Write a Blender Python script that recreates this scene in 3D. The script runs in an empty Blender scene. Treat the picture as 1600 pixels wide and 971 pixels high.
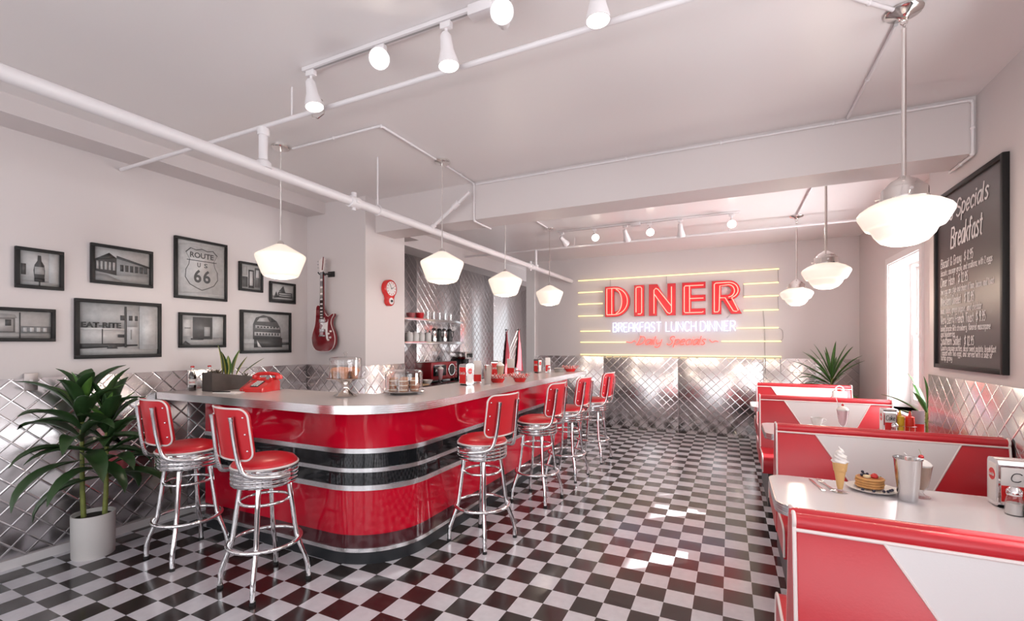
import bpy, bmesh, math, random
from mathutils import Vector, Matrix
random.seed(7)
sc = bpy.context.scene
COL = sc.collection
PI = math.pi

# ------------------------------------------------------------------ mesh helpers
class MB:
    def __init__(s):
        s.bm = bmesh.new(); s.mi = 0
    def _take(s, geom_faces, M=None, verts=None):
        for f in geom_faces: f.material_index = s.mi
        if M is not None and verts is not None:
            bmesh.ops.transform(s.bm, matrix=M, verts=verts)
    def box(s, x0, x1, y0, y1, z0, z1, bev=0.0, seg=2, M=None):
        t = bmesh.new()
        bmesh.ops.create_cube(t, size=1.0)
        for v in t.verts:
            v.co = Vector(((x0+x1)/2+v.co.x*(x1-x0), (y0+y1)/2+v.co.y*(y1-y0), (z0+z1)/2+v.co.z*(z1-z0)))
        if bev > 0:
            bmesh.ops.bevel(t, geom=t.edges[:], offset=bev, segments=seg, affect='EDGES', profile=.5)
        s.merge(t, M); return s
    def merge(s, t, M=None):
        vm = {}
        for v in t.verts:
            vm[v] = s.bm.verts.new(M @ v.co if M is not None else v.co)
        for f in t.faces:
            try:
                n = s.bm.faces.new([vm[v] for v in f.verts]); n.material_index = s.mi
            except ValueError: pass
        t.free()
    def face(s, pts, M=None):
        vs = [s.bm.verts.new((M @ Vector(p)) if M is not None else Vector(p)) for p in pts]
        f = s.bm.faces.new(vs); f.material_index = s.mi; return s
    def rings(s, rings, closed_ring=True, cap0=True, cap1=True, loop=False):
        R = [[s.bm.verts.new(p) for p in r] for r in rings]
        n = len(R[0]); m = len(R)
        for i in range(m if loop else m-1):
            a, b = R[i], R[(i+1) % m]
            for j in range(n if closed_ring else n-1):
                k = (j+1) % n
                f = s.bm.faces.new((a[j], a[k], b[k], b[j])); f.material_index = s.mi
        if closed_ring and not loop and n > 2:
            if cap0:
                f = s.bm.faces.new(R[0][::-1]); f.material_index = s.mi
            if cap1:
                f = s.bm.faces.new(R[-1]); f.material_index = s.mi
        return s
    def lathe(s, prof, c=(0, 0, 0), n=32, M=None, sx=1, sy=1):
        rings = []
        for r, z in prof:
            r = max(r, 1e-4)
            ring = []
            for k in range(n):
                a = 2*PI*k/n
                p = Vector((c[0]+r*sx*math.cos(a), c[1]+r*sy*math.sin(a), c[2]+z))
                ring.append(M @ p if M is not None else p)
            rings.append(ring)
        return s.rings(rings)
    def tube(s, pts, r, n=8, closed=False, M=None):
        pts = [Vector(p) for p in pts]
        if M is not None: pts = [M @ p for p in pts]
        m = len(pts); rings = []
        up = None
        for i in range(m):
            if closed: t = pts[(i+1) % m]-pts[i-1]
            else: t = pts[min(i+1, m-1)]-pts[max(i-1, 0)]
            if t.length < 1e-9: t = Vector((0, 0, 1))
            t.normalize()
            if up is None:
                up = Vector((0, 0, 1)) if abs(t.z) < .9 else Vector((1, 0, 0))
            u = up-t*up.dot(t)
            if u.length < 1e-6: u = t.orthogonal()
            u.normalize(); up = u
            w = t.cross(u)
            rr = r[i] if isinstance(r, (list, tuple)) else r
            rings.append([pts[i]+(u*math.cos(2*PI*k/n)+w*math.sin(2*PI*k/n))*rr for k in range(n)])
        return s.rings(rings, loop=closed)
    def ring(s, c, R, r, n=40, m=8, M=None):
        return s.tube([(c[0]+R*math.cos(2*PI*k/n), c[1]+R*math.sin(2*PI*k/n), c[2]) for k in range(n)], r, m, True, M)
    def prism(s, poly, z0, z1, M=None):
        a = [Vector((p[0], p[1], z0)) for p in poly]; b = [Vector((p[0], p[1], z1)) for p in poly]
        if M is not None: a = [M @ p for p in a]; b = [M @ p for p in b]
        return s.rings([a, b])
    def sph(s, c, r, sx=1, sy=1, sz=1, n=16, m=10, M=None):
        prof = [(r*math.sin(PI*k/m), -r*math.cos(PI*k/m)*sz) for k in range(m+1)]
        return s.lathe(prof, c, n, M, sx, sy)
    def build(s, name, mats, parent=None, loc=None, ang=38, recalc=True, rot=None):
        bm = s.bm
        if recalc: bmesh.ops.recalc_face_normals(bm, faces=bm.faces[:])
        lim = math.radians(ang)
        for f in bm.faces: f.smooth = True
        for e in bm.edges:
            if len(e.link_faces) == 2:
                if e.calc_face_angle(0) > lim: e.smooth = False
            else: e.smooth = False
        me = bpy.data.meshes.new(name); bm.to_mesh(me); bm.free()
        if not isinstance(mats, (list, tuple)): mats = [mats]
        for m in mats: me.materials.append(m)
        o = bpy.data.objects.new(name, me); COL.objects.link(o)
        if parent is not None: o.parent = parent
        if loc is not None: o.location = loc
        if rot is not None: o.rotation_euler = rot
        return o

def tag(o, label=None, cat=None, group=None, kind=None):
    if label: o['label'] = label
    if cat: o['category'] = cat
    if group: o['group'] = group
    if kind: o['kind'] = kind
    return o
def thing(name, label, cat, loc=(0, 0, 0), rz=0.0, group=None):
    o = bpy.data.objects.new(name, None); COL.objects.link(o)
    o.empty_display_size = .1
    o.location = loc; o.rotation_euler = (0, 0, rz)
    return tag(o, label, cat, group)
def struct(o):
    o['kind'] = 'structure'; return o
def copy_tree(o, parent=None):
    c = o.copy(); COL.objects.link(c)
    if parent is not None: c.parent = parent
    for ch in list(o.children):
        if ch.type == 'LIGHT':
            continue
        copy_tree(ch, c)
    return c
def frame_mat(o, ex, ey, ez):   # matrix from origin and axes
    return Matrix(((ex[0], ey[0], ez[0], o[0]), (ex[1], ey[1], ez[1], o[1]), (ex[2], ey[2], ez[2], o[2]), (0, 0, 0, 1)))
def aim(o, d):                  # matrix whose -Z... +Z axis points along d
    d = Vector(d).normalized()
    q = d.to_track_quat('Z', 'Y')
    return Matrix.Translation(Vector(o)) @ q.to_matrix().to_4x4()
def rrect(x0, x1, y0, y1, r, seg=6):
    P = []
    for cx, cy, a0 in ((x1-r, y1-r, 0), (x0+r, y1-r, 90), (x0+r, y0+r, 180), (x1-r, y0+r, 270)):
        for k in range(seg+1):
            a = math.radians(a0+90*k/seg); P.append((cx+r*math.cos(a), cy+r*math.sin(a)))
    return P
def arc(cx, cy, r, a0, a1, n=10, ry=None):
    ry = r if ry is None else ry
    return [(cx+r*math.cos(math.radians(a0+(a1-a0)*k/n)), cy+ry*math.sin(math.radians(a0+(a1-a0)*k/n))) for k in range(n+1)]

# ------------------------------------------------------------------ materials
def mat(name, col, rough=.5, metal=0.0, spec=.5, coat=0.0, emit=None, es=0.0, trans=0.0, var=0.0, vscale=8.0, bump=0.0, bscale=60.0, coatr=.05):
    m = bpy.data.materials.new(name); m.use_nodes = True
    nt = m.node_tree; b = nt.nodes['Principled BSDF']
    b.inputs['Base Color'].default_value = (*col, 1)
    b.inputs['Roughness'].default_value = rough
    b.inputs['Metallic'].default_value = metal
    b.inputs['Specular IOR Level'].default_value = spec
    b.inputs['Coat Weight'].default_value = coat
    b.inputs['Coat Roughness'].default_value = coatr
    b.inputs['Transmission Weight'].default_value = trans
    if emit:
        b.inputs['Emission Color'].default_value = (*emit, 1)
        b.inputs['Emission Strength'].default_value = es
    if var or bump:
        tc = nt.nodes.new('ShaderNodeTexCoord')
        nz = nt.nodes.new('ShaderNodeTexNoise'); nz.inputs['Scale'].default_value = vscale if var else bscale
        nz.inputs['Detail'].default_value = 4
        nt.links.new(tc.outputs['Object'], nz.inputs['Vector'])
        if var:
            mx = nt.nodes.new('ShaderNodeMix'); mx.data_type = 'RGBA'
            mx.inputs[6].default_value = (*[max(0, c*(1-var)) for c in col], 1)
            mx.inputs[7].default_value = (*[min(1, c*(1+var)) for c in col], 1)
            nt.links.new(nz.outputs['Fac'], mx.inputs[0])
            nt.links.new(mx.outputs[2], b.inputs['Base Color'])
        if bump:
            n2 = nz
            if var:
                n2 = nt.nodes.new('ShaderNodeTexNoise'); n2.inputs['Scale'].default_value = bscale
                nt.links.new(tc.outputs['Object'], n2.inputs['Vector'])
            bp = nt.nodes.new('ShaderNodeBump'); bp.inputs['Strength'].default_value = bump; bp.inputs['Distance'].default_value = .01
            nt.links.new(n2.outputs['Fac'], bp.inputs['Height'])
            nt.links.new(bp.outputs['Normal'], b.inputs['Normal'])
    return m
def glassy(name, tint=(1, 1, 1), refl=.12):
    m = bpy.data.materials.new(name); m.use_nodes = True
    nt = m.node_tree; nt.nodes.clear()
    out = nt.nodes.new('ShaderNodeOutputMaterial'); mix = nt.nodes.new('ShaderNodeMixShader')
    tr = nt.nodes.new('ShaderNodeBsdfTransparent'); tr.inputs[0].default_value = (*tint, 1)
    gl = nt.nodes.new('ShaderNodeBsdfGlossy'); gl.inputs['Roughness'].default_value = .03
    lw = nt.nodes.new('ShaderNodeLayerWeight'); lw.inputs[0].default_value = .35
    mm = nt.nodes.new('ShaderNodeMath'); mm.operation = 'MULTIPLY_ADD'; mm.inputs[1].default_value = .75; mm.inputs[2].default_value = refl*.5
    nt.links.new(lw.outputs['Facing'], mm.inputs[0]); nt.links.new(mm.outputs[0], mix.inputs[0])
    nt.links.new(tr.outputs[0], mix.inputs[1]); nt.links.new(gl.outputs[0], mix.inputs[2]); nt.links.new(mix.outputs[0], out.inputs[0])
    return m
def quilt(name, axis, period=.136, rough=.25):
    """embossed diamond quilted stainless steel; axis = world axis that runs along the wall"""
    m = mat(name, (.74, .71, .715), rough, 1.0)
    nt = m.node_tree; L = nt.links; b = nt.nodes['Principled BSDF']
    tc = nt.nodes.new('ShaderNodeTexCoord'); sp = nt.nodes.new('ShaderNodeSeparateXYZ')
    L.new(tc.outputs['Object'], sp.inputs[0])
    U = sp.outputs[axis]; V = sp.outputs['Z']
    def mth(op, a, bb=None, c=None):
        n = nt.nodes.new('ShaderNodeMath'); n.operation = op
        for i, x in enumerate((a, bb, c)):
            if x is None: continue
            if isinstance(x, (int, float)): n.inputs[i].default_value = x
            else: L.new(x, n.inputs[i])
        return n.outputs[0]
    hs = []
    for op in ('ADD', 'SUBTRACT'):
        q = mth('MULTIPLY', mth(op, U, V), 1/period)
        d = mth('ABSOLUTE', mth('SUBTRACT', mth('FRACT', q), .5))      # 0 at the line
        ridge = mth('MAXIMUM', mth('SUBTRACT', 1.0, mth('MULTIPLY', d, 14.5)), 0.0)
        hs.append(mth('ADD', mth('POWER', ridge, .6), mth('MULTIPLY', mth('POWER', d, 2.0), -.0)))
    h = mth('MAXIMUM', hs[0], hs[1])
    nz = nt.nodes.new('ShaderNodeTexNoise'); nz.inputs['Scale'].default_value = 2.2; L.new(tc.outputs['Object'], nz.inputs['Vector'])
    h2 = mth('ADD', h, mth('MULTIPLY', nz.outputs['Fac'], .35))
    bp = nt.nodes.new('ShaderNodeBump'); bp.inputs['Strength'].default_value = .55; bp.inputs['Distance'].default_value = .005
    L.new(h2, bp.inputs['Height']); L.new(bp.outputs['Normal'], b.inputs['Normal'])
    return m
def checker(name, tile, ox, oy):
    m = bpy.data.materials.new(name); m.use_nodes = True
    nt = m.node_tree; L = nt.links; b = nt.nodes['Principled BSDF']
    tc = nt.nodes.new('ShaderNodeTexCoord')
    mp = nt.nodes.new('ShaderNodeMapping'); mp.inputs['Location'].default_value = (-ox/tile, -oy/tile, .5)
    mp.inputs['Scale'].default_value = (1/tile, 1/tile, 0)
    ck = nt.nodes.new('ShaderNodeTexChecker'); ck.inputs['Scale'].default_value = 1.0
    ck.inputs['Color1'].default_value = (0, 0, 0, 1); ck.inputs['Color2'].default_value = (1, 1, 1, 1)
    L.new(tc.outputs['Object'], mp.inputs[0]); L.new(mp.outputs[0], ck.inputs[0])
    nz = nt.nodes.new('ShaderNodeTexNoise'); nz.inputs['Scale'].default_value = 22; nz.inputs['Detail'].default_value = 8
    L.new(tc.outputs['Object'], nz.inputs['Vector'])
    def ramp(c0, c1):
        r = nt.nodes.new('ShaderNodeValToRGB'); r.color_ramp.elements[0].color = (*c0, 1); r.color_ramp.elements[1].color = (*c1, 1)
        r.color_ramp.elements[0].position = .3; r.color_ramp.elements[1].position = .75
        L.new(nz.outputs['Fac'], r.inputs[0]); return r.outputs[0]
    mx = nt.nodes.new('ShaderNodeMix'); mx.data_type = 'RGBA'
    L.new(ck.outputs['Fac'], mx.inputs[0])
    L.new(ramp((.018, .014, .014), (.040, .032, .030)), mx.inputs[6])
    L.new(ramp((.61, .60, .645), (.69, .68, .725)), mx.inputs[7])
    L.new(mx.outputs[2], b.inputs['Base Color'])
    b.inputs['Roughness'].default_value = .16
    b.inputs['Specular IOR Level'].default_value = .62
    # grout-thin seams and slight unevenness
    n2 = nt.nodes.new('ShaderNodeTexNoise'); n2.inputs['Scale'].default_value = 5; L.new(tc.outputs['Object'], n2.inputs['Vector'])
    bp = nt.nodes.new('ShaderNodeBump'); bp.inputs['Strength'].default_value = .05; bp.inputs['Distance'].default_value = .02
    L.new(n2.outputs['Fac'], bp.inputs['Height']); L.new(bp.outputs['Normal'], b.inputs['Normal'])
    return m

M = {}
M['wall'] = mat('wall_paint', (.66, .605, .60), .45, spec=.35, bump=.03, bscale=140)
M['ceil'] = mat('ceiling_paint', (.80, .755, .75), .34, spec=.4, bump=.02, bscale=60)
M['white'] = mat('white_paint', (.78, .75, .75), .35)
M['pipe'] = mat('white_pipe_paint', (.76, .72, .73), .35)
M['steelX'] = quilt('quilted_steel_x', 'X')
M['steelY'] = quilt('quilted_steel_y', 'Y', rough=.25)
M['steelK'] = quilt('quilted_steel_kitchen', 'Y', rough=.25)
M['chrome'] = mat('chrome', (.86, .85, .86), .07, 1.0)
M['nickel'] = mat('polished_nickel', (.80, .76, .73), .12, 1.0)
M['alu'] = mat('brushed_aluminium', (.80, .79, .80), .26, 1.0)
M['steel'] = mat('stainless_steel', (.72, .71, .71), .11, 1.0)
M['red_lam'] = mat('red_laminate', (.56, .003, .022), .05, spec=.5)
M['red_vinyl'] = mat('red_vinyl', (.60, .018, .028), .33, spec=.5, bump=.03, bscale=300)
M['red_vinyl_booth'] = mat('red_booth_vinyl', (.56, .016, .028), .40, spec=.5, bump=.05, bscale=120, coat=.35, coatr=.28)
M['white_vinyl'] = mat('white_vinyl', (.72, .68, .68), .38, bump=.03, bscale=200)
M['piping'] = mat('white_piping', (.80, .72, .70), .35)
M['black_lam'] = mat('black_laminate', (.012, .013, .015), .05, spec=.6)
M['maroon'] = mat('dark_maroon_laminate', (.075, .011, .016), .07, spec=.6)
M['kick'] = mat('black_kick', (.018, .02, .024), .35)
M['top'] = mat('counter_laminate', (.62, .56, .545), .2, spec=.5, var=.05, vscale=140)
M['tabletop'] = mat('table_laminate', (.72, .68, .70), .13, spec=.55)
M['black'] = mat('black_plastic', (.016, .015, .016), .4)
M['rubber'] = mat('black_rubber', (.01, .01, .01), .7)
M['glass'] = glassy('clear_glass', (.97, .97, .97))
M['pane'] = glassy('window_pane', (.96, .98, 1), .08)
M['shade'] = mat('opal_glass_lit', (.85, .80, .74), .25, emit=(1, .86, .70), es=.44)
M['bulbface'] = mat('lamp_lens_lit', (1, 1, 1), .4, emit=(1, .88, .72), es=9)
M['leaf'] = mat('leaf_green', (.030, .070, .022), .33, spec=.5, var=.45, vscale=9)
M['leaf_light'] = mat('leaf_light_green', (.085, .20, .035), .38, var=.35, vscale=12)
M['leaf_yellow'] = mat('leaf_yellow_edge', (.45, .42, .09), .4)
M['stem'] = mat('plant_stem', (.22, .25, .06), .5, var=.4, vscale=40)
M['soil'] = mat('soil', (.02, .014, .01), .9, bump=.6, bscale=90)
M['pot'] = mat('white_ceramic_pot', (.72, .69, .67), .4)
M['wood_dark'] = mat('weathered_dark_wood', (.062, .048, .042), .65, var=.35, vscale=18)
M['black_frame'] = mat('black_picture_frame', (.012, .011, .011), .5, spec=.3)
M['board'] = mat('blackboard_slate', (.040, .030, .032), .38, spec=.5, var=.1, vscale=5)
M['chalk'] = mat('white_chalk', (.85, .82, .82), .9)
M['red_paint'] = mat('red_enamel', (.62, .02, .02), .2, coat=.4)
M['sign_red'] = mat('red_sign_face', (.62, .015, .025), .35)
M['sign_side'] = mat('dark_red_sign_side', (.20, .008, .014), .4)
M['neon_red'] = mat('neon_red', (1, .3, .25), .3, emit=(1, .16, .12), es=2.2)
M['neon_blue'] = mat('neon_blue_white', (.8, .85, 1), .3, emit=(.50, .64, 1), es=2.1)
M['neon_salmon'] = mat('neon_salmon', (.6, .08, .06), .3, emit=(1, .13, .10), es=1.0)
M['neon_yellow'] = mat('neon_yellow', (1, .85, .4), .3, emit=(1, .80, .38), es=1.0)
M['grey'] = mat('grey_cord', (.35, .33, .33), .5)
M['paper'] = mat('white_paper', (.78, .74, .73), .7)
M['floor'] = checker('checkerboard_tiles', .1524, -.2417*.1524, 18.7599*.1524)
# ------------------------------------------------------------------ the setting
XL, XR, XR2, YB, YF, ZC = -4.22, 1.354, 1.64, 7.93, -2.6, 2.975
YK = 9.9           # far end of the kitchen
YREC = 4.47        # where the right wall steps out to the window bay
def sbox(name, args, m, bev=0):
    b = MB()
    for a in args: b.box(*a, bev=bev)
    return struct(b.build(name, m))
sbox('floor', [(XL-.2, 2.4, YF-.2, YK+.2, -.12, 0)], M['floor'])
sbox('ceiling', [(XL-.2, 2.4, YF-.2, YK+.2, ZC, ZC+.15)], M['ceil'])
sbox('wall_left', [(XL-.15, XL, YF, YK, 0, ZC)], M['wall'])
sbox('wall_kitchen', [(XL, -3.2, YK, YK+.15, 0, ZC)], M['wall'])
sbox('wall_back', [(-3.45, XR2+.5, YB, YB+.15, 0, ZC)], M['wall'])
sbox('trim_pilaster', [(-3.455, -3.29, YB-.05, YB, 0, ZC)], M['white'])
# front wall behind the camera, unseen: three tall window openings added for light
b = MB()
b.box(XL, XR+.5, YF-.15, YF, 0, .3); b.box(XL, XR+.5, YF-.15, YF, 2.85, ZC)
for x0, x1 in ((XL, -4.1), (-2.33, -2.23), (-.52, -.42), (1.27, XR+.5)): b.box(x0, x1, YF-.15, YF, .3, 2.85)
struct(b.build('wall_front', M['wall']))
for k, (x0, x1) in enumerate(((-4.1, -2.33), (-2.23, -.52), (-.42, 1.27))):
    b = MB()
    b.box(x0, x1, YF-.1, YF-.04, .3, .36); b.box(x0, x1, YF-.1, YF-.04, 2.79, 2.85)
    for x in (x0, x1-.06): b.box(x, x+.06, YF-.1, YF-.04, .36, 2.79)
    b.box(x0+.06, x1-.06, YF-.1, YF-.04, 2.1, 2.15)
    w = struct(b.build('window_%d' % (k+3), M['white']))
    MB().box(x0+.05, x1-.05, YF-.075, YF-.068, .35, 2.8).build('pane', M['pane'], w)
# right wall: a near part (with a window beside the nearest booth) and the set-back window bay
W0 = (.30, 2.75, .98, 2.35); W7 = (-2.2, -.2, .98, 2.35)
b = MB()
b.box(XR, 1.95, YF, W7[0], 0, ZC); b.box(XR, 1.95, W7[1], W0[0], 0, ZC); b.box(XR, 1.95, W0[1], YREC, 0, ZC)
for q in (W0, W7): b.box(XR, 1.95, q[0], q[1], 0, q[2]); b.box(XR, 1.95, q[0], q[1], q[3], ZC)
struct(b.build('wall_right', M['wall']))
WB = ((4.62, 5.22, .74, 2.36), (5.62, 6.60, .74, 2.36))
b = MB(); ys = [YREC, WB[0][0], WB[0][1], WB[1][0], WB[1][1], YB]
for k in (0, 2, 4): b.box(XR2, 1.95, ys[k], ys[k+1], 0, ZC)
for y0, y1, z0, z1 in WB:
    b.box(XR2, 1.95, y0, y1, 0, z0); b.box(XR2, 1.95, y0, y1, z1, ZC)
struct(b.build('wall_bay', M['wall']))
def sash_window(n, x, y0, y1, z0, z1, face):
    """double hung window; frame outer face at x+.06; casing on the room face of the wall"""
    zm = (z0+z1)/2-.02
    b = MB()
    t = .05
    b.box(x, x+.09, y0, y0+t, z0, z1); b.box(x, x+.09, y1-t, y1, z0, z1)
    b.box(x, x+.09, y0+t, y1-t, z1-t, z1); b.box(x, x+.09, y0+t, y1-t, z0, z0+t)
    # upper sash (outer) and lower sash (inner)
    for xa, za, zb in ((x+.045, zm-.02, z1-t), (x+.005, z0+t, zm+.03)):
        b.box(xa, xa+.035, y0+t, y0+t+.045, za, zb); b.box(xa, xa+.035, y1-t-.045, y1-t, za, zb)
        b.box(xa, xa+.035, y0+t+.045, y1-t-.045, za, za+.05); b.box(xa, xa+.035, y0+t+.045, y1-t-.045, zb-.045, zb)
    # casing and reveal lining
    c = .07
    b.box(face-.018, face, y0-c, y0, z0-.03, z1+c); b.box(face-.018, face, y1, y1+c, z0-.03, z1+c)
    b.box(face-.018, face, y0, y1, z1, z1+c)
    b.box(face, x, y0-.001, y0+.012, z0, z1); b.box(face, x, y1-.012, y1+.001, z0, z1); b.box(face, x, y0, y1, z1-.012, z1+.001)
    b.box(face-.05, x, y0-.05, y1+.05, z0-.035, z0)
    w = struct(b.build('window_%d' % n, M['white']))
    MB().box(x+.060, x+.065, y0+t+.03, y1-t-.03, zm, z1-t-.02).build('pane', M['pane'], w)
    MB().box(x+.020, x+.025, y0+t+.03, y1-t-.03, z0+t+.02, zm).build('pane', M['pane'], w)
    return w
sash_window(1, 1.83, *WB[1], XR2)
sash_window(2, 1.83, *WB[0], XR2)
sash_window(6, 1.80, *W0, XR)
sash_window(7, 1.80, *W7, XR)
# ceiling beam, left soffit, column, kitchen soffit
sbox('trim_crossbeam', [(-3.38, XR, 3.75, 4.06, 2.626, ZC), (XL, -3.38, 4.229, 4.5, 2.7, ZC)], M['wall'])
sbox('trim_soffit', [(XL, -3.945, YF, 3.604, 2.855, ZC)], M['wall'])
sbox('trim_kitchen_soffit', [(XL, -3.86, 4.5, YK, 2.75, ZC)], M['wall'])
sbox('wall_column', [(XL, -3.38, 3.604, 4.229, 0, ZC)], M['wall'])
# quilted steel wainscot
def panels(name, rects, m):
    b = MB()
    for r in rects: b.box(*r, bev=.0015, seg=1)
    return struct(b.build(name, m, ang=60))
e = .008; g = .0015
def split(a, b_, n): return [(a+(b_-a)*k/n+g, a+(b_-a)*(k+1)/n-g) for k in range(n)]
panels('trim_steel_left', [(XL, XL+e, y0, y1, .06, 1.23) for y0, y1 in split(YF, 3.604, 5)], M['steelY'])
panels('trim_steel_column', [(XL+e, -3.38, 3.604-e, 3.604, .0, 1.23)], M['steelX'])
panels('trim_steel_column_side', [(-3.38, -3.38+e, 3.604-e, 4.229, .0, 1.23)], M['steelY'])
panels('trim_steel_kitchen', [(XL, XL+e, y0, y1, 0, 2.75) for y0, y1 in ((4.23, 5.55), (5.555, 6.77), (6.775, 8.0), (8.004, YK))], M['steelK'])
panels('trim_steel_back', [(x0, x1, YB-e, YB, 0, 1.235) for x0, x1 in ((-3.29, -2.0), (-2.0+g*2, -.775), (-.77, .45), (.455, XR2))], M['steelX'])
panels('trim_steel_right', [(XR-e, XR, y0, y1, 0, 1.23) for y0, y1 in ((YF, -.6), (-.597, .62), (.623, 1.85), (1.853, 3.07), (3.073, YREC))], M['steelY'])
sbox('baseboard_left', [(XL, XL+.014, YF, 3.595, 0, .06)], M['white'])
sbox('baseboard_right', [(XR2-.014, XR2, YREC, YB-.02, 0, .1)], M['white'])
# hung-ceiling like edge lines on the back wall
sbox('trim_picture_rail', [(.6, XR2, YB-.006, YB, 2.60, 2.612)], M['wall'])

# ------------------------------------------------------------------ camera
cam = bpy.data.cameras.new('camera'); co = bpy.data.objects.new('camera', cam); COL.objects.link(co)
co.location = (0, 0, 9.6082*.1524); co.rotation_euler = (PI/2, 0, .4442)
cam.sensor_width = 36; cam.lens = 36*717.05/1600; cam.shift_y = (536.25-485.5)/1600; cam.clip_start = .05
sc.camera = co
# ------------------------------------------------------------------ light
w = bpy.data.worlds.new('sky'); sc.world = w; w.use_nodes = True
bg = w.node_tree.nodes['Background']; bg.inputs[0].default_value = (.93, .96, 1, 1); bg.inputs[1].default_value = 1.0
def light(name, kind, loc, d, power, size=None, sy=None, col=(1, 1, 1), parent=None, **kw):
    l = bpy.data.lights.new(name, kind); o = bpy.data.objects.new(name, l); COL.objects.link(o)
    l.energy = power; l.color = col
    o.location = loc
    o.rotation_euler = Vector(d).to_track_quat('-Z', 'Y').to_euler()
    if kind == 'AREA':
        l.shape = 'RECTANGLE'; l.size = size; l.size_y = sy or size
    if parent: o.parent = parent
    for k, v in kw.items(): setattr(l, k, v)
    return o
sd = Vector((-1, -.75, -.9)).normalized()
light('sun', 'SUN', (6, 8, 6), sd, 17.0, col=(1, .95, .88), angle=.009)
# daylight through the right windows; the front and the upward lamps are added fill
for x0, x1 in ((-4.1, -2.33), (-2.23, -.52), (-.42, 1.27)):
    light('front_fill', 'AREA', ((x0+x1)/2, YF-.2, 1.575), (.0 if x1 > 0 else .4, 1, 0), 42 if x1 > 0 else 28, x1-x0, 2.55, (1, .97, .96))  # added fill from behind the camera for the near booth and right wall
    light('ceiling_fill', 'AREA', ((x0+x1)/2, YF-.85, .02), (0, .6, .8), 60 if x1 > 0 else 34, x1-x0, 1.0, (1, .96, .94))  # added lamp, set low and aimed up to brighten the ceiling
for yc, sy_, p0, p1 in ((1.525, 2.4, 55, 120), (-1.2, 2.0, 18, 45), (6.11, .98, 115, 24), (4.92, .6, 70, 14)):
    light('side_window_daylight', 'AREA', (2.05, yc, 1.66), (-1, 0, 0), p0, sy_, 1.4, (1, .97, .95))
    light('ceiling_fill', 'AREA', (2.60, yc, .42), (-.66, 0, .75), p1, sy_, 1.0, (1, .96, .94))  # upward fill added for the ceiling, below the right windows
# ------------------------------------------------------------------ the bar counter
def plan(x0, F, R, rad, yend, depth, n=18, rin=.05):
    P = [(x0, F)] + arc(R-rad, F+rad, rad, -90, 0, n) + [(R, yend), (R-depth, yend)]
    P += arc(R-depth-rin, F+depth+rin, rin, 0, -90, 4) + [(x0, F+depth)]
    return P
CT = 1.065
bar = thing('bar_counter', 'curved red and black diner bar with silver bands running back from the left wall', 'bar counter', (-1.965, 2.25, 0))
def off(P): return [(x+1.965, y-2.25) for x, y in P]
def band(name, z0, z1, d, m, label=None):
    o = MB().prism(off(plan(-3.77-d*.5, 2.25-d, -1.965+d, .45+d, 5.84+d*.5, .5+2*d)), z0, z1).build(name, m, bar, ang=25)
    if label: o['label'] = label
band('kick_plate', 0, .083, -.004, M['kick'], 'black kick plate')
band('trim_band', .083, .108, .008, M['alu'])
band('skirt_panel', .108, .196, 0, M['maroon'], 'dark maroon skirt')
band('front_panel', .196, .489, .002, M['red_lam'], 'glossy red lower panel')
band('trim_band', .489, .523, .008, M['alu'])
band('stripe_panel', .523, .61, 0, M['black_lam'], 'black stripe')
band('trim_band', .61, .637, .008, M['alu'])
band('stripe_panel', .637, .735, 0, M['black_lam'], 'black stripe')
band('trim_band', .735, .766, .008, M['alu'])
band('front_panel', .766, 1.012, .002, M['red_lam'], 'glossy red upper panel')
def topplan(d): return off(plan(XL+.012, 2.135-d, -1.865+d, .56+d, 6.37+d, .62+d, 22, .12))
ctop = MB().prism(topplan(0), 1.014, CT).build('countertop', M['top'], bar, ang=25)
b = MB()
zs = [1.010, 1.016, 1.019, 1.029, 1.032, 1.042, 1.045, 1.055, 1.058, 1.0645]
for k in range(len(zs)-1):
    b.prism(topplan(.010 if k % 2 == 0 else .0065) if k not in (0, 8) else topplan(.0095), zs[k], zs[k+1])
b.build('edge_band', M['alu'], bar, ang=25)['label'] = 'ribbed silver edge band'

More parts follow.
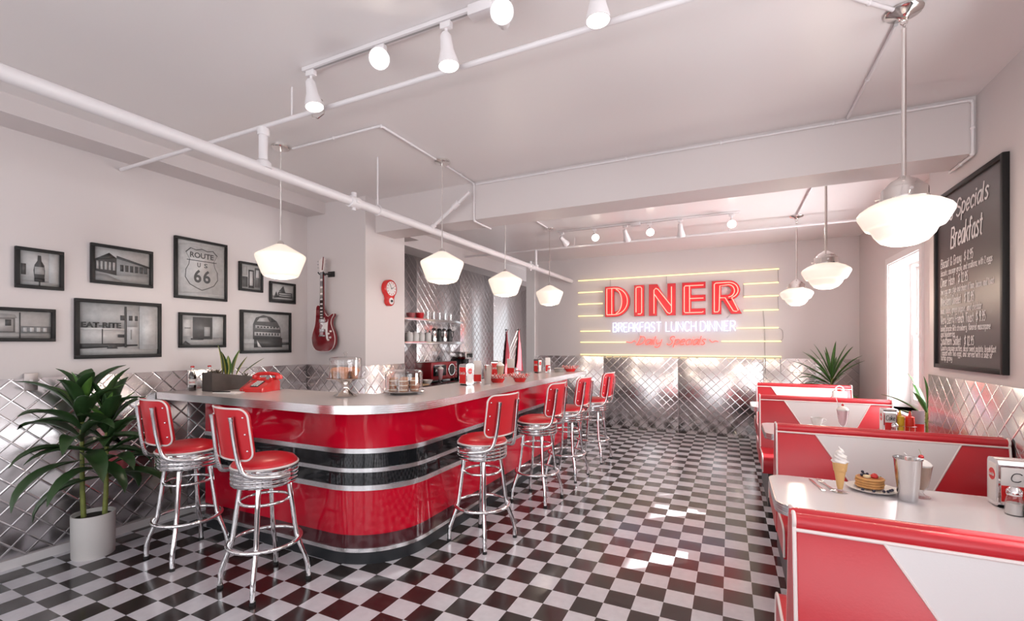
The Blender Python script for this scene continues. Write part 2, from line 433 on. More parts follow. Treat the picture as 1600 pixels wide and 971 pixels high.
# ------------------------------------------------------------------ bar stools
def make_stool():
    t = thing('bar_stool', 'bar stool', 'bar stool', (0, 0, 0))
    cush = MB().lathe([(0, .727), (.172, .727), (.180, .737), (.177, .750), (.162, .766), (.12, .780), (.06, .787), (0, .788)], n=40).build('seat', M['red_vinyl'], t, ang=60)
    MB().ring((0, 0, .733), .182, .0065, 44, 8).build('piping', M['piping'], cush)
    prof = [(.02, .622), (.179, .622), (.182, .626)]
    for k in range(4):
        z = .628+k*.0252
        prof += [(.1848, z+.002), (.1856, z+.010), (.1848, z+.0185), (.1815, z+.0205), (.1815, z+.0235)]
    prof += [(.178, .730), (.02, .730)]
    MB().lathe(prof, n=44).build('seat_ring', M['chrome'], t, ang=50)
    for k in range(4):
        a = math.radians(45+90*k); ca, sa = math.cos(a), math.sin(a)
        pr = [(.124, .624), (.136, .60), (.150, .50), (.168, .36), (.180, .275), (.196, .225), (.222, .155), (.236, .115), (.243, .08), (.245, .012)]
        lg = MB().tube([(r*ca, r*sa, z) for r, z in pr], .0148, 12).build('leg', M['chrome'], t, ang=60)
        MB().lathe([(0, 0), (.0165, 0), (.0165, .014), (.0148, .02), (0, .02)], (.245*ca, .245*sa, 0), 12).build('foot_cap', M['rubber'], lg)
    MB().ring((0, 0, .515), .1345, .0095).build('upper_ring', M['chrome'], t, ang=60)
    MB().ring((0, 0, .268), .200, .0120, 48).build('foot_ring', M['chrome'], t, ang=60)
    # backrest: curved padded panel; local +X points away from the sitter
    def P(phi, z, d):
        R = .31+d
        return Vector((-.095+R*math.cos(phi)+(z-.78)*.14, R*math.sin(phi), z))
    NB = 14; zb, zt = .815, 1.098; half = math.radians(34)
    def outline(d):   # rounded rectangle in (phi,z)
        pts = []
        rz, rp = .05, .05/.31
        for cp, cz, a0 in ((half-rp, zt-rz, 0), (-half+rp, zt-rz, 90), (-half+rp, zb+rz*.8, 180), (half-rp, zb+rz*.8, 270)):
            for k in range(7):
                a = math.radians(a0+15*k); pts.append((cp+rp*math.cos(a), cz+rz*math.sin(a)))
        return pts
    def resamp(pts):  # split long edges so the panel follows the curve
        out = []
        for i, p in enumerate(pts):
            q = pts[(i+1) % len(pts)]; n = max(1, int(abs(p[0]-q[0])/.09))
            out += [(p[0]+(q[0]-p[0])*k/n, p[1]+(q[1]-p[1])*k/n) for k in range(n)]
        return out
    ol = resamp(outline(0))
    zc_ = (zb+zt)/2
    def ringat(sc_, d): return [P(p*sc_, zc_+(z-zc_)*sc_, d) for p, z in ol]
    b = MB()
    b.rings([ringat(.3, .002), ringat(.7, .002), ringat(1, 0), ringat(1.0, -.030), ringat(.95, -.042), ringat(.6, -.050), ringat(.3, -.052)])
    bk = b.build('backrest', M['red_vinyl'], t, ang=50)
    MB().tube(ringat(1.005, .002), .0055, 8, True).build('piping', M['piping'], bk)
    for s in (-1, 1):
        for z in (.86, .955, 1.05): MB().sph(P(s*half*.86, z, .004), .0065, n=10, m=6).build('rivet', M['chrome'], bk)
    for s in (-1, 1):
        pts = []
        p0 = P(s*.33, 1.050, .015)
        path = [(p0.x+.002, s*.102, 1.055), (p0.x-.002, s*.102, 1.02), (.239, s*.104, .94), (.227, s*.108, .85), (.213, s*.116, .775), (.196, s*.128, .730), (.166, s*.146, .708), (.11, s*.170, .695), (.04, s*.196, .688), (-.03, s*.200, .686)]
        # smooth the path
        sm = []
        for i in range(len(path)-1):
            for k in range(4):
                f = k/4; a0 = path[max(i-1, 0)]; a1 = path[i]; a2 = path[i+1]; a3 = path[min(i+2, len(path)-1)]
                sm.append([.5*((2*a1[j])+(-a0[j]+a2[j])*f+(2*a0[j]-5*a1[j]+4*a2[j]-a3[j])*f*f+(-a0[j]+3*a1[j]-3*a2[j]+a3[j])*f**3) for j in range(3)])
        sm.append(path[-1])
        MB().tube(sm, [.0155]*3+[.0132]*(len(sm)-3), 12).build('back_support', M['chrome'], t, ang=60)
    return t
stool = make_stool()
SP = [(-3.394, 1.905, 266, 'red chrome bar stool nearest the tall green plant, at the left end of the bar'),
      (-2.562, 1.880, 264, 'red chrome bar stool in front of the red telephone, left of the curved corner'),
      (-1.672, 2.998, -12, 'first red chrome bar stool past the curved corner along the long side'),
      (-1.640, 4.000, -6, 'second red chrome bar stool from the curved corner along the long side'),
      (-1.615, 4.800, -6, 'third red chrome bar stool from the curved corner along the long side'),
      (-1.560, 5.650, -6, 'farthest red chrome bar stool, at the end of the bar by the neon sign wall')]
legrot = [22, -16, 8, -12+14, 6, 4]
for k, (x, y, a, lab) in enumerate(SP):
    o = stool if k == 0 else copy_tree(stool)
    o.location = (x, y, 0); o.rotation_euler = (0, 0, math.radians(a))
    tag(o, lab, 'bar stool', 'bar stools along the counter')

# ------------------------------------------------------------------ booths and tables
def bench(yc, x0, x1, label, near=True, far=True, xl=(.469, 1.134)):
    t = thing('booth_bench', label, 'booth', (x0, yc, 0), 0, 'booth benches on the right side')
    W = x1-x0
    b = MB()
    ya, yb = (-.47 if near else -.06), (.47 if far else .06)
    b.box(.05, W-.01, ya, yb, 0, .30)
    b.build('base', M['kick'], t)['label'] = 'black kick base'
    for sg, on in ((-1, near), (1, far)):
        if not on: continue
        # seat cushion
        pr = [(.10, .305), (.515, .305), (.525, .32), (.525, .40), (.515, .435), (.49, .455), (.44, .465), (.25, .46), (.10, .452)]
        seat = MB().rings([[Vector((x, sg*u, z)) for u, z in pr] for x in (.004, .012, W-.006, W)]).build('seat', M['red_vinyl_booth'], t, ang=40)
        MB().tube([(.004, sg*u, z) for u, z in pr[2:]], .0055, 6).build('piping', M['piping'], seat)
        # back
        rc, rr = (.026, .930), .0225
        pr = [(0.002, .305), (.118, .305), (.112, .45), (.085, .68), (.047, .912)]
        roll = [(rc[0]+rr*math.cos(math.radians(a)), rc[1]+rr*math.sin(math.radians(a))) for a in range(-38, 181, 18)]
        full = pr+roll+[(.002, .922)]
        xs = (0, .010, W-.010, W)
        def shr(p, k): return (p[0]*(1-.0)+0, p[1]) if not k else (max(.002, p[0]-.006), p[1]-.004 if p[1] > .32 else p[1])
        back = MB().rings([[Vector((x, sg*shr(p, x in (0, W))[0], shr(p, x in (0, W))[1])) for p in full] for x in xs]).build('backrest', M['red_vinyl_booth'], t, ang=38)
        def face(z):      # u of the face at height z
            for (u0, z0), (u1, z1) in zip(pr[1:], pr[2:]):
                if z <= z1: return u0+(u1-u0)*(z-z0)/(z1-z0)
            return pr[-1][0]
        def edge(z): return xl[0]-x0+.63*(.905-z), xl[1]-x0-.50*(.905-z)
        zz = [.908, .80, .68, .56, .47]
        b = MB(); e1, e2 = .001, .005
        rgs = []
        for z in zz:
            l, r = edge(z); u = face(z)
            rgs.append([Vector((l, sg*(u+e1), z)), Vector((r, sg*(u+e1), z)), Vector((r, sg*(u+e2), z)), Vector((l, sg*(u+e2), z))])
        cp = b.rings(rgs).build('center_panel', M['white_vinyl'], back)
        cp['label'] = 'white tapered centre panel'
        b = MB()
        b.tube([(.006, sg*(face(.910)+.003), .910), (W-.006, sg*(face(.910)+.003), .910)], .0055, 8)
        for q in (0, 1): b.tube([(edge(z)[q], sg*(face(z)+.004), z) for z in zz], .0042, 6)
        for x in (.006, W-.006):
            b.tube([(x, sg*(face(z)+.003), z) for z in (.46, .56, .68, .80, .910)]+[(x, sg*(p[0]+.002), p[1]+.002) for p in roll[:9]], .0058, 8)
        b.build('piping', M['piping'], back)['label'] = 'white piping'
    return t
bench(1.640, .165, 1.336, 'nearest red and white booth bench, cut off by the lower right corner', True, True, (.387, 1.14))
bench(3.360, .255, 1.336, 'red and white booth bench facing the pancake table, below the blackboard')
bench(5.160, .255, 1.300, 'red and white booth bench behind the table with mustard and ketchup, beside the window')
bench(6.710, .300, 1.310, 'farthest red and white booth bench, in front of the spiky corner plant')
def table(y0, y1, x0, x1, label):
    t = thing('booth_table', label, 'table', ((x0+x1)/2, (y0+y1)/2, 0), 0, 'white booth tables')
    cx, cy = (x0+x1)/2, (y0+y1)/2
    def pl(d, r=.09):
        xa, xb, ya, yb = x0-cx-d, x1-cx, y0-cy-d, y1-cy+d
        return [(xb, ya), (xb, yb)] + arc(xa+r, yb-r, r, 90, 180, 8) + arc(xa+r, ya+r, r, 180, 270, 8)
    top = MB().prism(pl(0), .715, .76).build('tabletop', M['tabletop'], t, ang=30)
    b = MB()
    for za, zb_, d in ((.713, .725, .006), (.725, .729, .003), (.729, .747, .006), (.747, .751, .003), (.751, .7595, .006)): b.prism(pl(d), za, zb_)
    b.build('edge_band', M['alu'], top, ang=30)['label'] = 'silver edge band'
    MB().lathe([(0, .03), (.10, .03), (.05, .05), (.04, .08), (.04, .70), (.16, .713), (0, .713)], n=24).build('pedestal', M['chrome'], t)
    MB().lathe([(0, 0), (.2, 0), (.2, .012), (.1, .03), (0, .03)], n=28).build('base', M['kick'], t)
    return t
table(2.300, 2.830, .187, 1.342, 'white booth table with pancakes and ice cream cone, nearest the camera')
table(4.060, 4.640, .250, 1.342, 'white booth table with cup, pink milkshake and mustard, under the window bay')
table(5.690, 6.240, .215, 1.310, 'farthest white booth table, its corner jutting out by the back booths')
# ------------------------------------------------------------------ pendants
def warm(parent, z, p): 
    light('lamp_glow', 'POINT', (0, 0, z), (0, 0, -1), p, col=(1, .80, .60), parent=parent, shadow_soft_size=.06)
def bell_pendant(x, y, label):
    t = thing('pendant_lamp', label, 'pendant lamp', (x, y, ZC), 0, 'opal pendants over the bar')
    def z(v): return v-ZC
    MB().lathe([(0, 0), (.066, 0), (.066, -.012), (.06, -.018), (.012, -.022), (0, -.022)], n=32).build('canopy', M['nickel'], t)
    MB().tube([(0, 0, -.02), (0, 0, z(2.235))], .0042, 8).build('rod', M['nickel'], t)
    MB().lathe([(0, z(2.250)), (.012, z(2.248)), (.022, z(2.236)), (.024, z(2.222)), (0, z(2.222))], n=20).build('cap', M['nickel'], t)
    pr = [(.02, z(2.224)), (.04, z(2.218)), (.165, z(2.146)), (.177, z(2.136)), (.179, z(2.125)), (.172, z(2.10)), (.132, z(1.995)), (.122, z(1.978)), (.105, z(1.970)), (.075, z(1.968)), (.070, z(1.961)), (.04, z(1.957)), (0, z(1.956))]
    MB().lathe(pr, n=40).build('shade', M['shade'], t, ang=60)
    light('lamp_glow', 'POINT', (0, 0, z(1.93)), (0, 0, -1), 6, col=(1, .82, .64), parent=t, shadow_soft_size=.05)
bell_pendant(-3.12, 2.42, 'opal glass pendant over the red telephone, first above the bar')
bell_pendant(-2.16, 3.19, 'opal glass pendant just past the curved bar corner, in front of the ceiling beam')
bell_pendant(-2.16, 4.37, 'opal glass pendant over the metal cup, just behind the ceiling beam')
bell_pendant(-2.155, 5.68, 'opal glass pendant over the far end of the bar')
def school_pendant(x, y, label):
    t = thing('schoolhouse_lamp', label, 'pendant lamp', (x, y, ZC), 0, 'schoolhouse pendants over the booths')
    def z(v): return v-ZC
    MB().lathe([(0, 0), (.07, 0), (.072, -.008), (.066, -.016), (.03, -.026), (.018, -.040), (0, -.042)], n=32).build('canopy', M['nickel'], t)
    b = MB()
    b.ring((0, 0, 0), .013, .0035, 18, 6, M=Matrix.Translation((0, 0, -.052)) @ Matrix.Rotation(PI/2, 4, 'X'))
    b.ring((0, 0, 0), .012, .0032, 18, 6, M=Matrix.Translation((0, 0, -.074)) @ Matrix.Rotation(PI/2, 4, 'Y'))
    b.build('chain_link', M['nickel'], t)
    MB().lathe([(0, -.083), (.011, -.085), (.0095, -.1), (.0095, z(2.225)), (.013, z(2.215)), (0, z(2.215))], n=14).build('rod', M['nickel'], t)
    cp = MB().lathe([(0, z(2.222)), (.018, z(2.22)), (.026, z(2.212)), (.050, z(2.198)), (.066, z(2.180)), (.070, z(2.170)), (.082, z(2.165)), (.086, z(2.158)), (.086, z(2.125)), (.089, z(2.120)), (.089, z(2.112)), (0, z(2.112))], n=36).build('fitter', M['nickel'], t)
    for k in range(3):
        a = .5+k*2*PI/3
        MB().tube([(.085*math.cos(a), .085*math.sin(a), z(2.138)), (.10*math.cos(a), .10*math.sin(a), z(2.138)), (.107*math.cos(a), .107*math.sin(a), z(2.138))], [.003, .003, .007], 8).build('thumb_screw', M['nickel'], cp)
    pr = [(.07, z(2.116)), (.09, z(2.112)), (.135, z(2.092)), (.165, z(2.070)), (.173, z(2.058)), (.172, z(2.044)), (.150, z(2.000)), (.142, z(1.988)), (.128, z(1.983)), (.118, z(1.974)), (.110, z(1.955)), (.085, z(1.925)), (.05, z(1.910)), (0, z(1.905))]
    MB().lathe(pr, n=44).build('shade', M['shade'], t, ang=60)
    light('lamp_glow', 'POINT', (0, 0, z(1.87)), (0, 0, -1), 8, col=(1, .82, .64), parent=t, shadow_soft_size=.05)
school_pendant(.711, 2.645, 'big schoolhouse pendant on a nickel rod over the pancake table')
school_pendant(.708, 4.51, 'schoolhouse pendant over the mustard and ketchup table, middle of the three')
school_pendant(.708, 6.37, 'farthest schoolhouse pendant, over the table before the corner plant')

# ------------------------------------------------------------------ track lights
def track(x0, x1, y, label, fx):
    t = thing('light_track', label, 'light track', ((x0+x1)/2, y, ZC), 0)
    h = (x1-x0)/2
    MB().box(-h, h, -.017, .017, -.022, -.001, .002).build('rail', M['pipe'], t)
    MB().box(-h+.01, h-.01, -.005, .005, -.0235, -.0205).build('contact_slot', M['grey'], t)
    MB().box(fx, fx+.12, -.03, .03, -.05, -.001, .004).build('power_feed', M['pipe'], t)
track(-2.12, .62, 1.79, 'long white light track on the ceiling near the camera', -.31)
track(-2.10, .10, 5.85, 'white light track on the ceiling before the neon sign wall', -.13)
def spot(x, y, d, label, grp, p=6):
    t = thing('track_spotlight', label, 'spotlight', (x, y, ZC-.0245), 0, grp)
    b = MB().box(-.028, .028, -.014, .014, -.03, 0, .003); b.build('adapter', M['pipe'], t)
    J = Vector((.0, 0, -.085))
    MB().tube([(0, 0, -.028), (0, 0, -.055), (.006, 0, -.075), tuple(J)], .0075, 8).build('arm', M['pipe'], t)
    D = Vector(d).normalized()
    Mx = aim(J-D*.012, D)
    sh = MB().lathe([(0, -.028), (.018, -.024), (.026, -.010), (.028, .02), (.031, .055), (.040, .090), (.048, .122), (.049, .135), (.0455, .135), (.044, .128), (0, .128)], n=28, M=Mx).build('lamp_head', M['pipe'], t)
    MB().lathe([(0, .1285), (.0435, .1285), (.042, .131), (0, .133)], n=28, M=Mx).build('lens', M['bulbface'], sh)
    l = light('spot_beam', 'SPOT', tuple(J+D*.14), d, p, col=(1, .86, .70), parent=t, shadow_soft_size=.03)
    l.data.spot_size = math.radians(75); l.data.spot_blend = .7
G1, G2 = 'spotlights on the near track', 'spotlights on the far track'
spot(-2.066, 1.79, (.22, .0, -1), 'white track spotlight at the left end of the near track, pointing down', G1)
spot(-1.578, 1.79, (.62, -.80, -.42), 'white track spotlight with round glowing lens, second from the left on the near track', G1)
spot(-1.190, 1.79, (.12, .0, -1), 'white track spotlight pointing down, in the middle of the near track', G1)
spot(-.892, 1.79, (.36, -.85, -.32), 'white track spotlight with round glowing lens beside the track power box', G1)
spot(-.478, 1.79, (.03, .0, -1), 'white track spotlight cut off by the top edge of the photo', G1)
spot(-2.045, 5.85, (.25, .9, -.5), 'small white spotlight at the left end of the far track', G2, 15)
spot(-1.597, 5.85, (.33, -.8, -.45), 'glowing spotlight above the letter D, facing the room', G2, 12)
spot(-1.201, 5.85, (.1, .75, -.8), 'white spotlight above the letter I, turned to the sign', G2, 15)
spot(-.903, 5.85, (.2, -.8, -.45), 'glowing spotlight above the letter N, facing the room', G2, 12)
spot(-.544, 5.85, (.05, .5, -1), 'white spotlight above the letter E, pointing down at the sign', G2, 15)
spot(.012, 5.85, (.02, -.8, -.45), 'glowing spotlight at the right end of the far track', G2, 12)

# ------------------------------------------------------------------ pipes and conduits
def pipe(name, label, cat, pts, r, m, n=12, group=None):
    return tag(MB().tube(pts, r, n).build(name, m, ang=60), label, cat, group)
XP, ZP = -2.586, 2.535
t = thing('sprinkler_pipe', 'thick white sprinkler pipe running along the ceiling to the neon sign wall', 'pipe', (XP, YF, ZP))
MB().tube([(0, .003, -.02), (0, 5, .0), (0, YB-YF-.003, .04)], .034, 20).build('pipe_run', M['pipe'], t, ang=60)
def fit(y, dz):
    b = MB()
    b.tube([(0, y-.05, dz), (0, y-.045, dz), (0, y+.045, dz), (0, y+.05, dz)], [.036, .044, .044, .036], 18)
    b.box(-.052, .052, y-.018, y+.018, dz-.012, dz+.012, .004)
    b.tube([(0, y, dz+.04), (0, y, dz+.072)], .02, 10); b.tube([(0, y, dz-.04), (0, y, dz-.062)], .016, 10)
    b.build('coupling', M['pipe'], t, ang=50)
fit(2.635-YF, .0); fit(6.05-YF, .027)
b = MB(); b.tube([(0, 1.885-YF, .02), (0, 1.885-YF, .24)], .026, 14); b.tube([(0, 1.885-YF, .0), (0, 1.885-YF, .035), (0, 1.885-YF, .05)], [.05, .045, .03], 16)
b.tube([(0, 1.885-YF, .20), (0, 1.885-YF, .245)], .034, 14); b.build('riser', M['pipe'], t, ang=50)
b = MB(); b.tube([(0, 6.25-YF, .05), (0, 6.25-YF, .29)], .02, 12); b.tube([(0, 6.25-YF, .04), (0, 6.25-YF, .075)], .04, 14); b.build('riser', M['pipe'], t, ang=50)
b = MB(); b.tube([(0, 2.895-YF, ZC-ZP-.002), (0, 2.895-YF, .05)], .006, 8); b.ring((0, 2.895-YF, .007), .040, .006, 24, 6, M=Matrix.Translation((0, 2.895-YF, .007)) @ Matrix.Rotation(PI/2, 4, 'X') @ Matrix.Translation((0, -(2.895-YF), -.007)))
b.build('hanger_rod', M['pipe'], t, ang=50)
b = MB(); b.tube([(.02, 3.616-YF, .03), (.38, 3.616-YF, .27), (.44, 3.616-YF, .31)], .016, 12); b.tube([(.26, 3.616-YF, .19), (.32, 3.616-YF, .23)], .027, 12); b.tube([(0, 3.616-YF, .02), (.05, 3.616-YF, .052)], .026, 12)
b.build('branch_arm', M['pipe'], t, ang=50)
t2 = thing('sprinkler_branch', 'thin white branch pipe crossing the near ceiling behind the light track', 'pipe', (XL, 1.885, 2.790))
MB().tube([(.012, 0, 0), (XR-XL-.004, 0, .0)], .0135, 12).build('pipe_run', M['pipe'], t2, ang=60)
MB().tube([(XL*-1-2.334, 0, .01), (XL*-1-2.334, 0, ZC-2.792)], .005, 8).build('hanger_rod', M['pipe'], t2)
hb = MB(); hx = -XL-2.12
hb.tube([(hx, 0, 0), (hx, 0, .055)], .012, 10); hb.tube([(hx-.05, 0, .0), (hx-.045, 0, -.03), (hx, 0, -.045), (hx+.045, 0, -.03), (hx+.05, 0, .0)], .004, 6)
sh = hb.build('sprinkler_head', M['nickel'], t2)
MB().lathe([(0, .055), (.026, .057), (.026, .060), (0, .064)], (hx, 0, 0), 18).build('deflector', M['nickel'], sh)
t3 = thing('sprinkler_branch', 'thin white branch pipe crossing the far ceiling behind the small spotlights', 'pipe', (XL, 6.33, 2.848))
MB().tube([(.37, 0, 0), (XR2-XL-.30, 0, 0)], .016, 12).build('pipe_run', M['pipe'], t3, ang=60)
b = MB()
for x in (2.2, 4.2): b.tube([(x, 0, .01), (x, 0, ZC-2.850)], .005, 8)
b.tube([(XR2-XL-.34, 0, 0), (XR2-XL-.30, 0, 0)], .022, 12)
b.build('hanger_rod', M['pipe'], t3)
cr, zc2 = .009, ZC-.011
def conduit(label, *runs):
    b = MB()
    for r in runs: b.tube(r, cr, 8)
    for a, c in [(Vector(r[k]), Vector(r[k+1])) for r in runs for k in range(len(r)-1)]:      # strap clips
        L = (c-a).length
        for k in range(1, max(2, int(L/.6))):
            p = a+(c-a)*k/max(2, int(L/.6)); b.sph(p, .0135, n=8, m=6)
    return tag(b.build('electrical_conduit', M['pipe'], ang=50), label, 'conduit', 'surface conduits on the ceiling')
conduit('thin conduit linking the two nearest bar pendants and dropping down the beam face',
        [(-3.05, 2.47, zc2), (-2.19, 2.47, zc2), (-2.175, 2.485, zc2), (-2.170, 3.112, zc2)], [(-2.170, 3.268, zc2), (-2.175, 3.735, zc2), (-2.175, 3.74, zc2-.02), (-2.175, 3.74, 2.625), (-2.175, 3.755, 2.612), (-2.175, 4.07, 2.612)])
conduit('long thin conduit along the top edge of the ceiling beam',
        [(-2.15, 3.738, ZC-.025), (1.325, 3.738, ZC-.025), (1.335, 3.738, ZC-.04), (1.335, 3.738, 2.625), (1.335, 3.75, 2.614), (1.335, 4.06, 2.614)])
conduit('thin conduit from the beam to the canopy of the nearest schoolhouse pendant', [(.705, 3.72, zc2), (.705, 2.73, zc2)], [(.66, 2.60, zc2), (.44, 2.4, zc2), (.3, 2.1, zc2)])
conduit('thin conduit behind the beam joining the two farther schoolhouse pendants', [(.706, 4.6, zc2), (.706, 6.29, zc2)])
conduit('short thin conduit to the canopy of the farthest bar pendant', [(-2.155, 5.17, zc2), (-2.155, 5.6, zc2)])
# ------------------------------------------------------------------ writing
def cat_rom(P, n=5, closed=False):
    out = []; m = len(P)
    for i in range(m if closed else m-1):
        a0 = P[(i-1) % m] if closed or i > 0 else P[i]; a1 = P[i]; a2 = P[(i+1) % m]; a3 = P[(i+2) % m] if closed or i+2 < m else P[(i+1) % m]
        for k in range(n):
            f = k/n
            out.append(tuple(.5*((2*a1[j])+(-a0[j]+a2[j])*f+(2*a0[j]-5*a1[j]+4*a2[j]-a3[j])*f*f+(-a0[j]+3*a1[j]-3*a2[j]+a3[j])*f**3) for j in range(len(a1))))
    if not closed: out.append(tuple(P[-1]))
    return out
# single-stroke alphabet: "width|stroke;stroke", points are x,y in a 6-high cap grid ("~" first = rounded stroke)
GL = {}
for line in """A 4|0,0 0,4 .4,5.4 2,6 3.6,5.4 4,4 4,0;0,2.6 4,2.6
B 3.8|0,0 0,6 2.6,6 3.5,5.2 3.3,3.9 2.2,3.2 0,3.2;2.2,3.2 3.6,2.4 3.8,1 2.8,0 0,0
C 3.8|~3.7,5 2.8,5.9 1.2,5.8 .2,4.4 .1,1.8 1,.3 2.6,.1 3.7,1
D 4|0,0 0,6 2.2,6 3.6,4.8 4,3 3.6,1.2 2.2,0 0,0
E 3.2|3.2,6 0,6 0,0 3.2,0;0,3.1 2.6,3.1
F 3.2|3.2,6 0,6 0,0;0,3.1 2.6,3.1
G 4|~3.8,5 2.8,5.9 1.2,5.8 .2,4.2 .2,1.8 1.2,.2 2.8,.2 3.8,1.2;3.8,1.2 3.8,2.8 2.2,2.8
H 4|0,0 0,6;4,0 4,6;0,3.1 4,3.1
I 0|0,0 0,6
K 3.6|0,0 0,6;3.5,6 0,2.7;1.2,3.6 3.6,0
L 3|0,6 0,0 3,0
N 4|0,0 0,6 4,0 4,6
O 4.2|~2.1,6 .6,5.2 0,3 .6,.8 2.1,0 3.6,.8 4.2,3 3.6,5.2 2.1,6
R 3.8|0,0 0,6 2.6,6 3.6,5.2 3.5,3.8 2.4,3 0,3;1.8,3 3.8,0
S 3.6|~3.4,5.2 2.4,6 .9,5.9 .1,4.8 .6,3.6 2.9,2.6 3.6,1.4 2.8,.2 1.2,0 0,.8
T 4|0,6 4,6;2,6 2,0
U 4|0,6 0,1.4 .8,.2 2,0 3.2,.2 4,1.4 4,6
V 4|0,6 2,0 4,6
W 6|0,6 1.5,0 3,5 4.5,0 6,6
a 2.8|~2.8,3.6 1.6,4 .4,3.2 .1,1.4 .8,.1 2,.6 2.7,2.2;2.8,4 2.7,.8 3.2,0
b 2.6|0,6.2 0,0;~0,2.6 1.2,3.9 2.5,3 2.5,1 1.2,0 0,.8
c 2.5|~2.5,3.3 1.4,4 .3,3 .2,1 1.2,0 2.5,.6
d 2.8|~2.7,3.2 1.5,4 .3,3 .2,1 1.3,0 2.7,1.2;2.8,6.2 2.8,0
e 2.6|~.2,2 2.4,2.4 2,3.8 1,3.9 .1,2.6 .4,.6 1.4,0 2.6,.7
f 2|~2.2,5.6 1.5,6.2 .8,5.4 .7,3 .7,0;0,3.8 1.8,3.8
g 2.8|~2.7,3.2 1.5,4 .3,3 .2,1.2 1.3,.2 2.7,1.2;~2.8,4 2.8,-.8 1.6,-2 .2,-1.4
h 2.6|0,6.2 0,0;~0,2.4 1.2,3.9 2.4,3.2 2.6,0
i .4|.2,4 .2,0;.2,5.2 .25,5.5
k 2.4|0,6.2 0,0;2.3,4 0,1.6;.8,2.3 2.4,0
l .6|~.1,6.2 .1,1 .6,0
m 4.2|0,4 0,0;~0,2.6 1,3.9 2,3.2 2.1,0;~2.1,2.6 3,3.9 4,3.2 4.2,0
n 2.6|0,4 0,0;~0,2.6 1.2,3.9 2.4,3.2 2.6,0
o 2.7|~1.3,4 .2,3.2 .1,1 1.3,0 2.5,1 2.5,3.1 1.3,4
p 2.6|0,4 0,-2;~0,2.8 1.2,4 2.5,3 2.5,1.1 1.2,.1 0,1
q 2.6|~2.6,3.2 1.4,4 .2,3 .2,1.2 1.4,.1 2.6,1;2.6,4 2.6,-2
r 2|0,4 0,0;~0,2.4 .9,3.7 2,3.8
s 2.2|~2.2,3.5 1.2,4 .3,3.2 1.2,2.2 2.1,1.1 1.3,.1 0,.5
t 2|.9,5.6 .9,.6 1.8,0;0,4 1.9,4
u 2.6|~0,4 .1,1 1.2,0 2.5,1.2;2.6,4 2.6,0
v 2.4|0,4 1.2,0 2.4,4
w 3.8|0,4 1,0 1.9,3.4 2.8,0 3.8,4
x 2.4|0,4 2.4,0;2.4,4 0,0
y 2.6|~0,4 .2,1.6 1.3,.6 2.5,2;~2.6,4 2.4,-.8 1.2,-2 0,-1.2
z 2.4|0,4 2.4,4 0,0 2.4,0
$ 3|~2.8,4.8 1.6,5.4 .3,4.6 .8,3.4 2.4,2.6 2.8,1.4 1.6,.6 .2,1.2;1.5,6.4 1.5,-.4
& 3.4|~3.4,0 .8,4 .9,5.4 1.8,5.6 2.1,4.4 .4,2.2 .4,.6 1.6,0 3.2,2.4
8 2.6|~1.3,3.2 .3,4.6 1.3,6 2.3,4.6 1.3,3.2 0,1.5 1.3,0 2.6,1.5 1.3,3.2
9 2.6|~2.4,4 1.2,3 .2,4.4 1.2,6 2.4,5.2 2.5,4 2.2,1.4 1,0
5 2.6|2.4,6 .4,6 .2,3.4;~.2,3.4 1.6,3.8 2.6,2.2 1.8,.2 0,.4
1 1|0,5 .8,6 .8,0
2 2.6|~.1,4.8 1.2,6 2.4,5 1.8,3.2 0,0;0,0 2.6,0
. .4|.1,0 .2,.3
, .4|.2,.2 0,-.8
- 1.6|0,2.4 1.6,2.4""".split('\n'):
    ch, body = line[0], line[2:]
    w_, st = body.split('|')
    ss = []
    for s_ in st.split(';'):
        rnd = s_[0] == '~'
        P = [tuple(map(float, q.split(','))) for q in s_.lstrip('~').split()]
        ss.append(cat_rom(P, 4) if rnd else P)
    GL[ch] = (float(w_), ss)
def strokes(text, h, gap=1.3, slant=0.0, width=None):
    """polylines (x,y) for a line of writing, cap height h; width = squeeze to this width"""
    k = h/6; x = 0; out = []
    for ch in text:
        if ch == ' ': x += 2.6; continue
        w_, ss = GL[ch]
        for s_ in ss: out.append([(x+px+py*slant, py) for px, py in s_])
        x += w_+gap
    x -= gap
    kx = k if width is None else width/x
    return [[(px*kx, py*k) for px, py in s_] for s_ in out], x*kx
def font_mesh(text, size, depth, bold=0.0):
    c = bpy.data.curves.new('writing', 'FONT'); c.body = text; c.size = size; c.extrude = depth; c.offset = bold; c.resolution_u = 4
    o = bpy.data.objects.new('writing', c); COL.objects.link(o)
    me = bpy.data.meshes.new_from_object(o.evaluated_get(bpy.context.evaluated_depsgraph_get()))
    bpy.data.objects.remove(o); bpy.data.curves.remove(c)
    t = bmesh.new(); t.from_mesh(me); bpy.data.meshes.remove(me)
    xs = [v.co.x for v in t.verts]; ys = [v.co.y for v in t.verts]
    return t, (min(xs), max(xs), min(ys), max(ys))
def put_font(b, text, x0, x1, y0, y1, depth, Mx, bold=0.0):
    t, (a0, a1, c0, c1) = font_mesh(text, 1.0, .5, bold)
    S = Matrix.Translation((x0, y0, depth)) @ Matrix.Diagonal(((x1-x0)/(a1-a0), (y1-y0)/(c1-c0), depth*2, 1)) @ Matrix.Translation((-a0, -c0, 0))
    b.merge(t, Mx @ S)

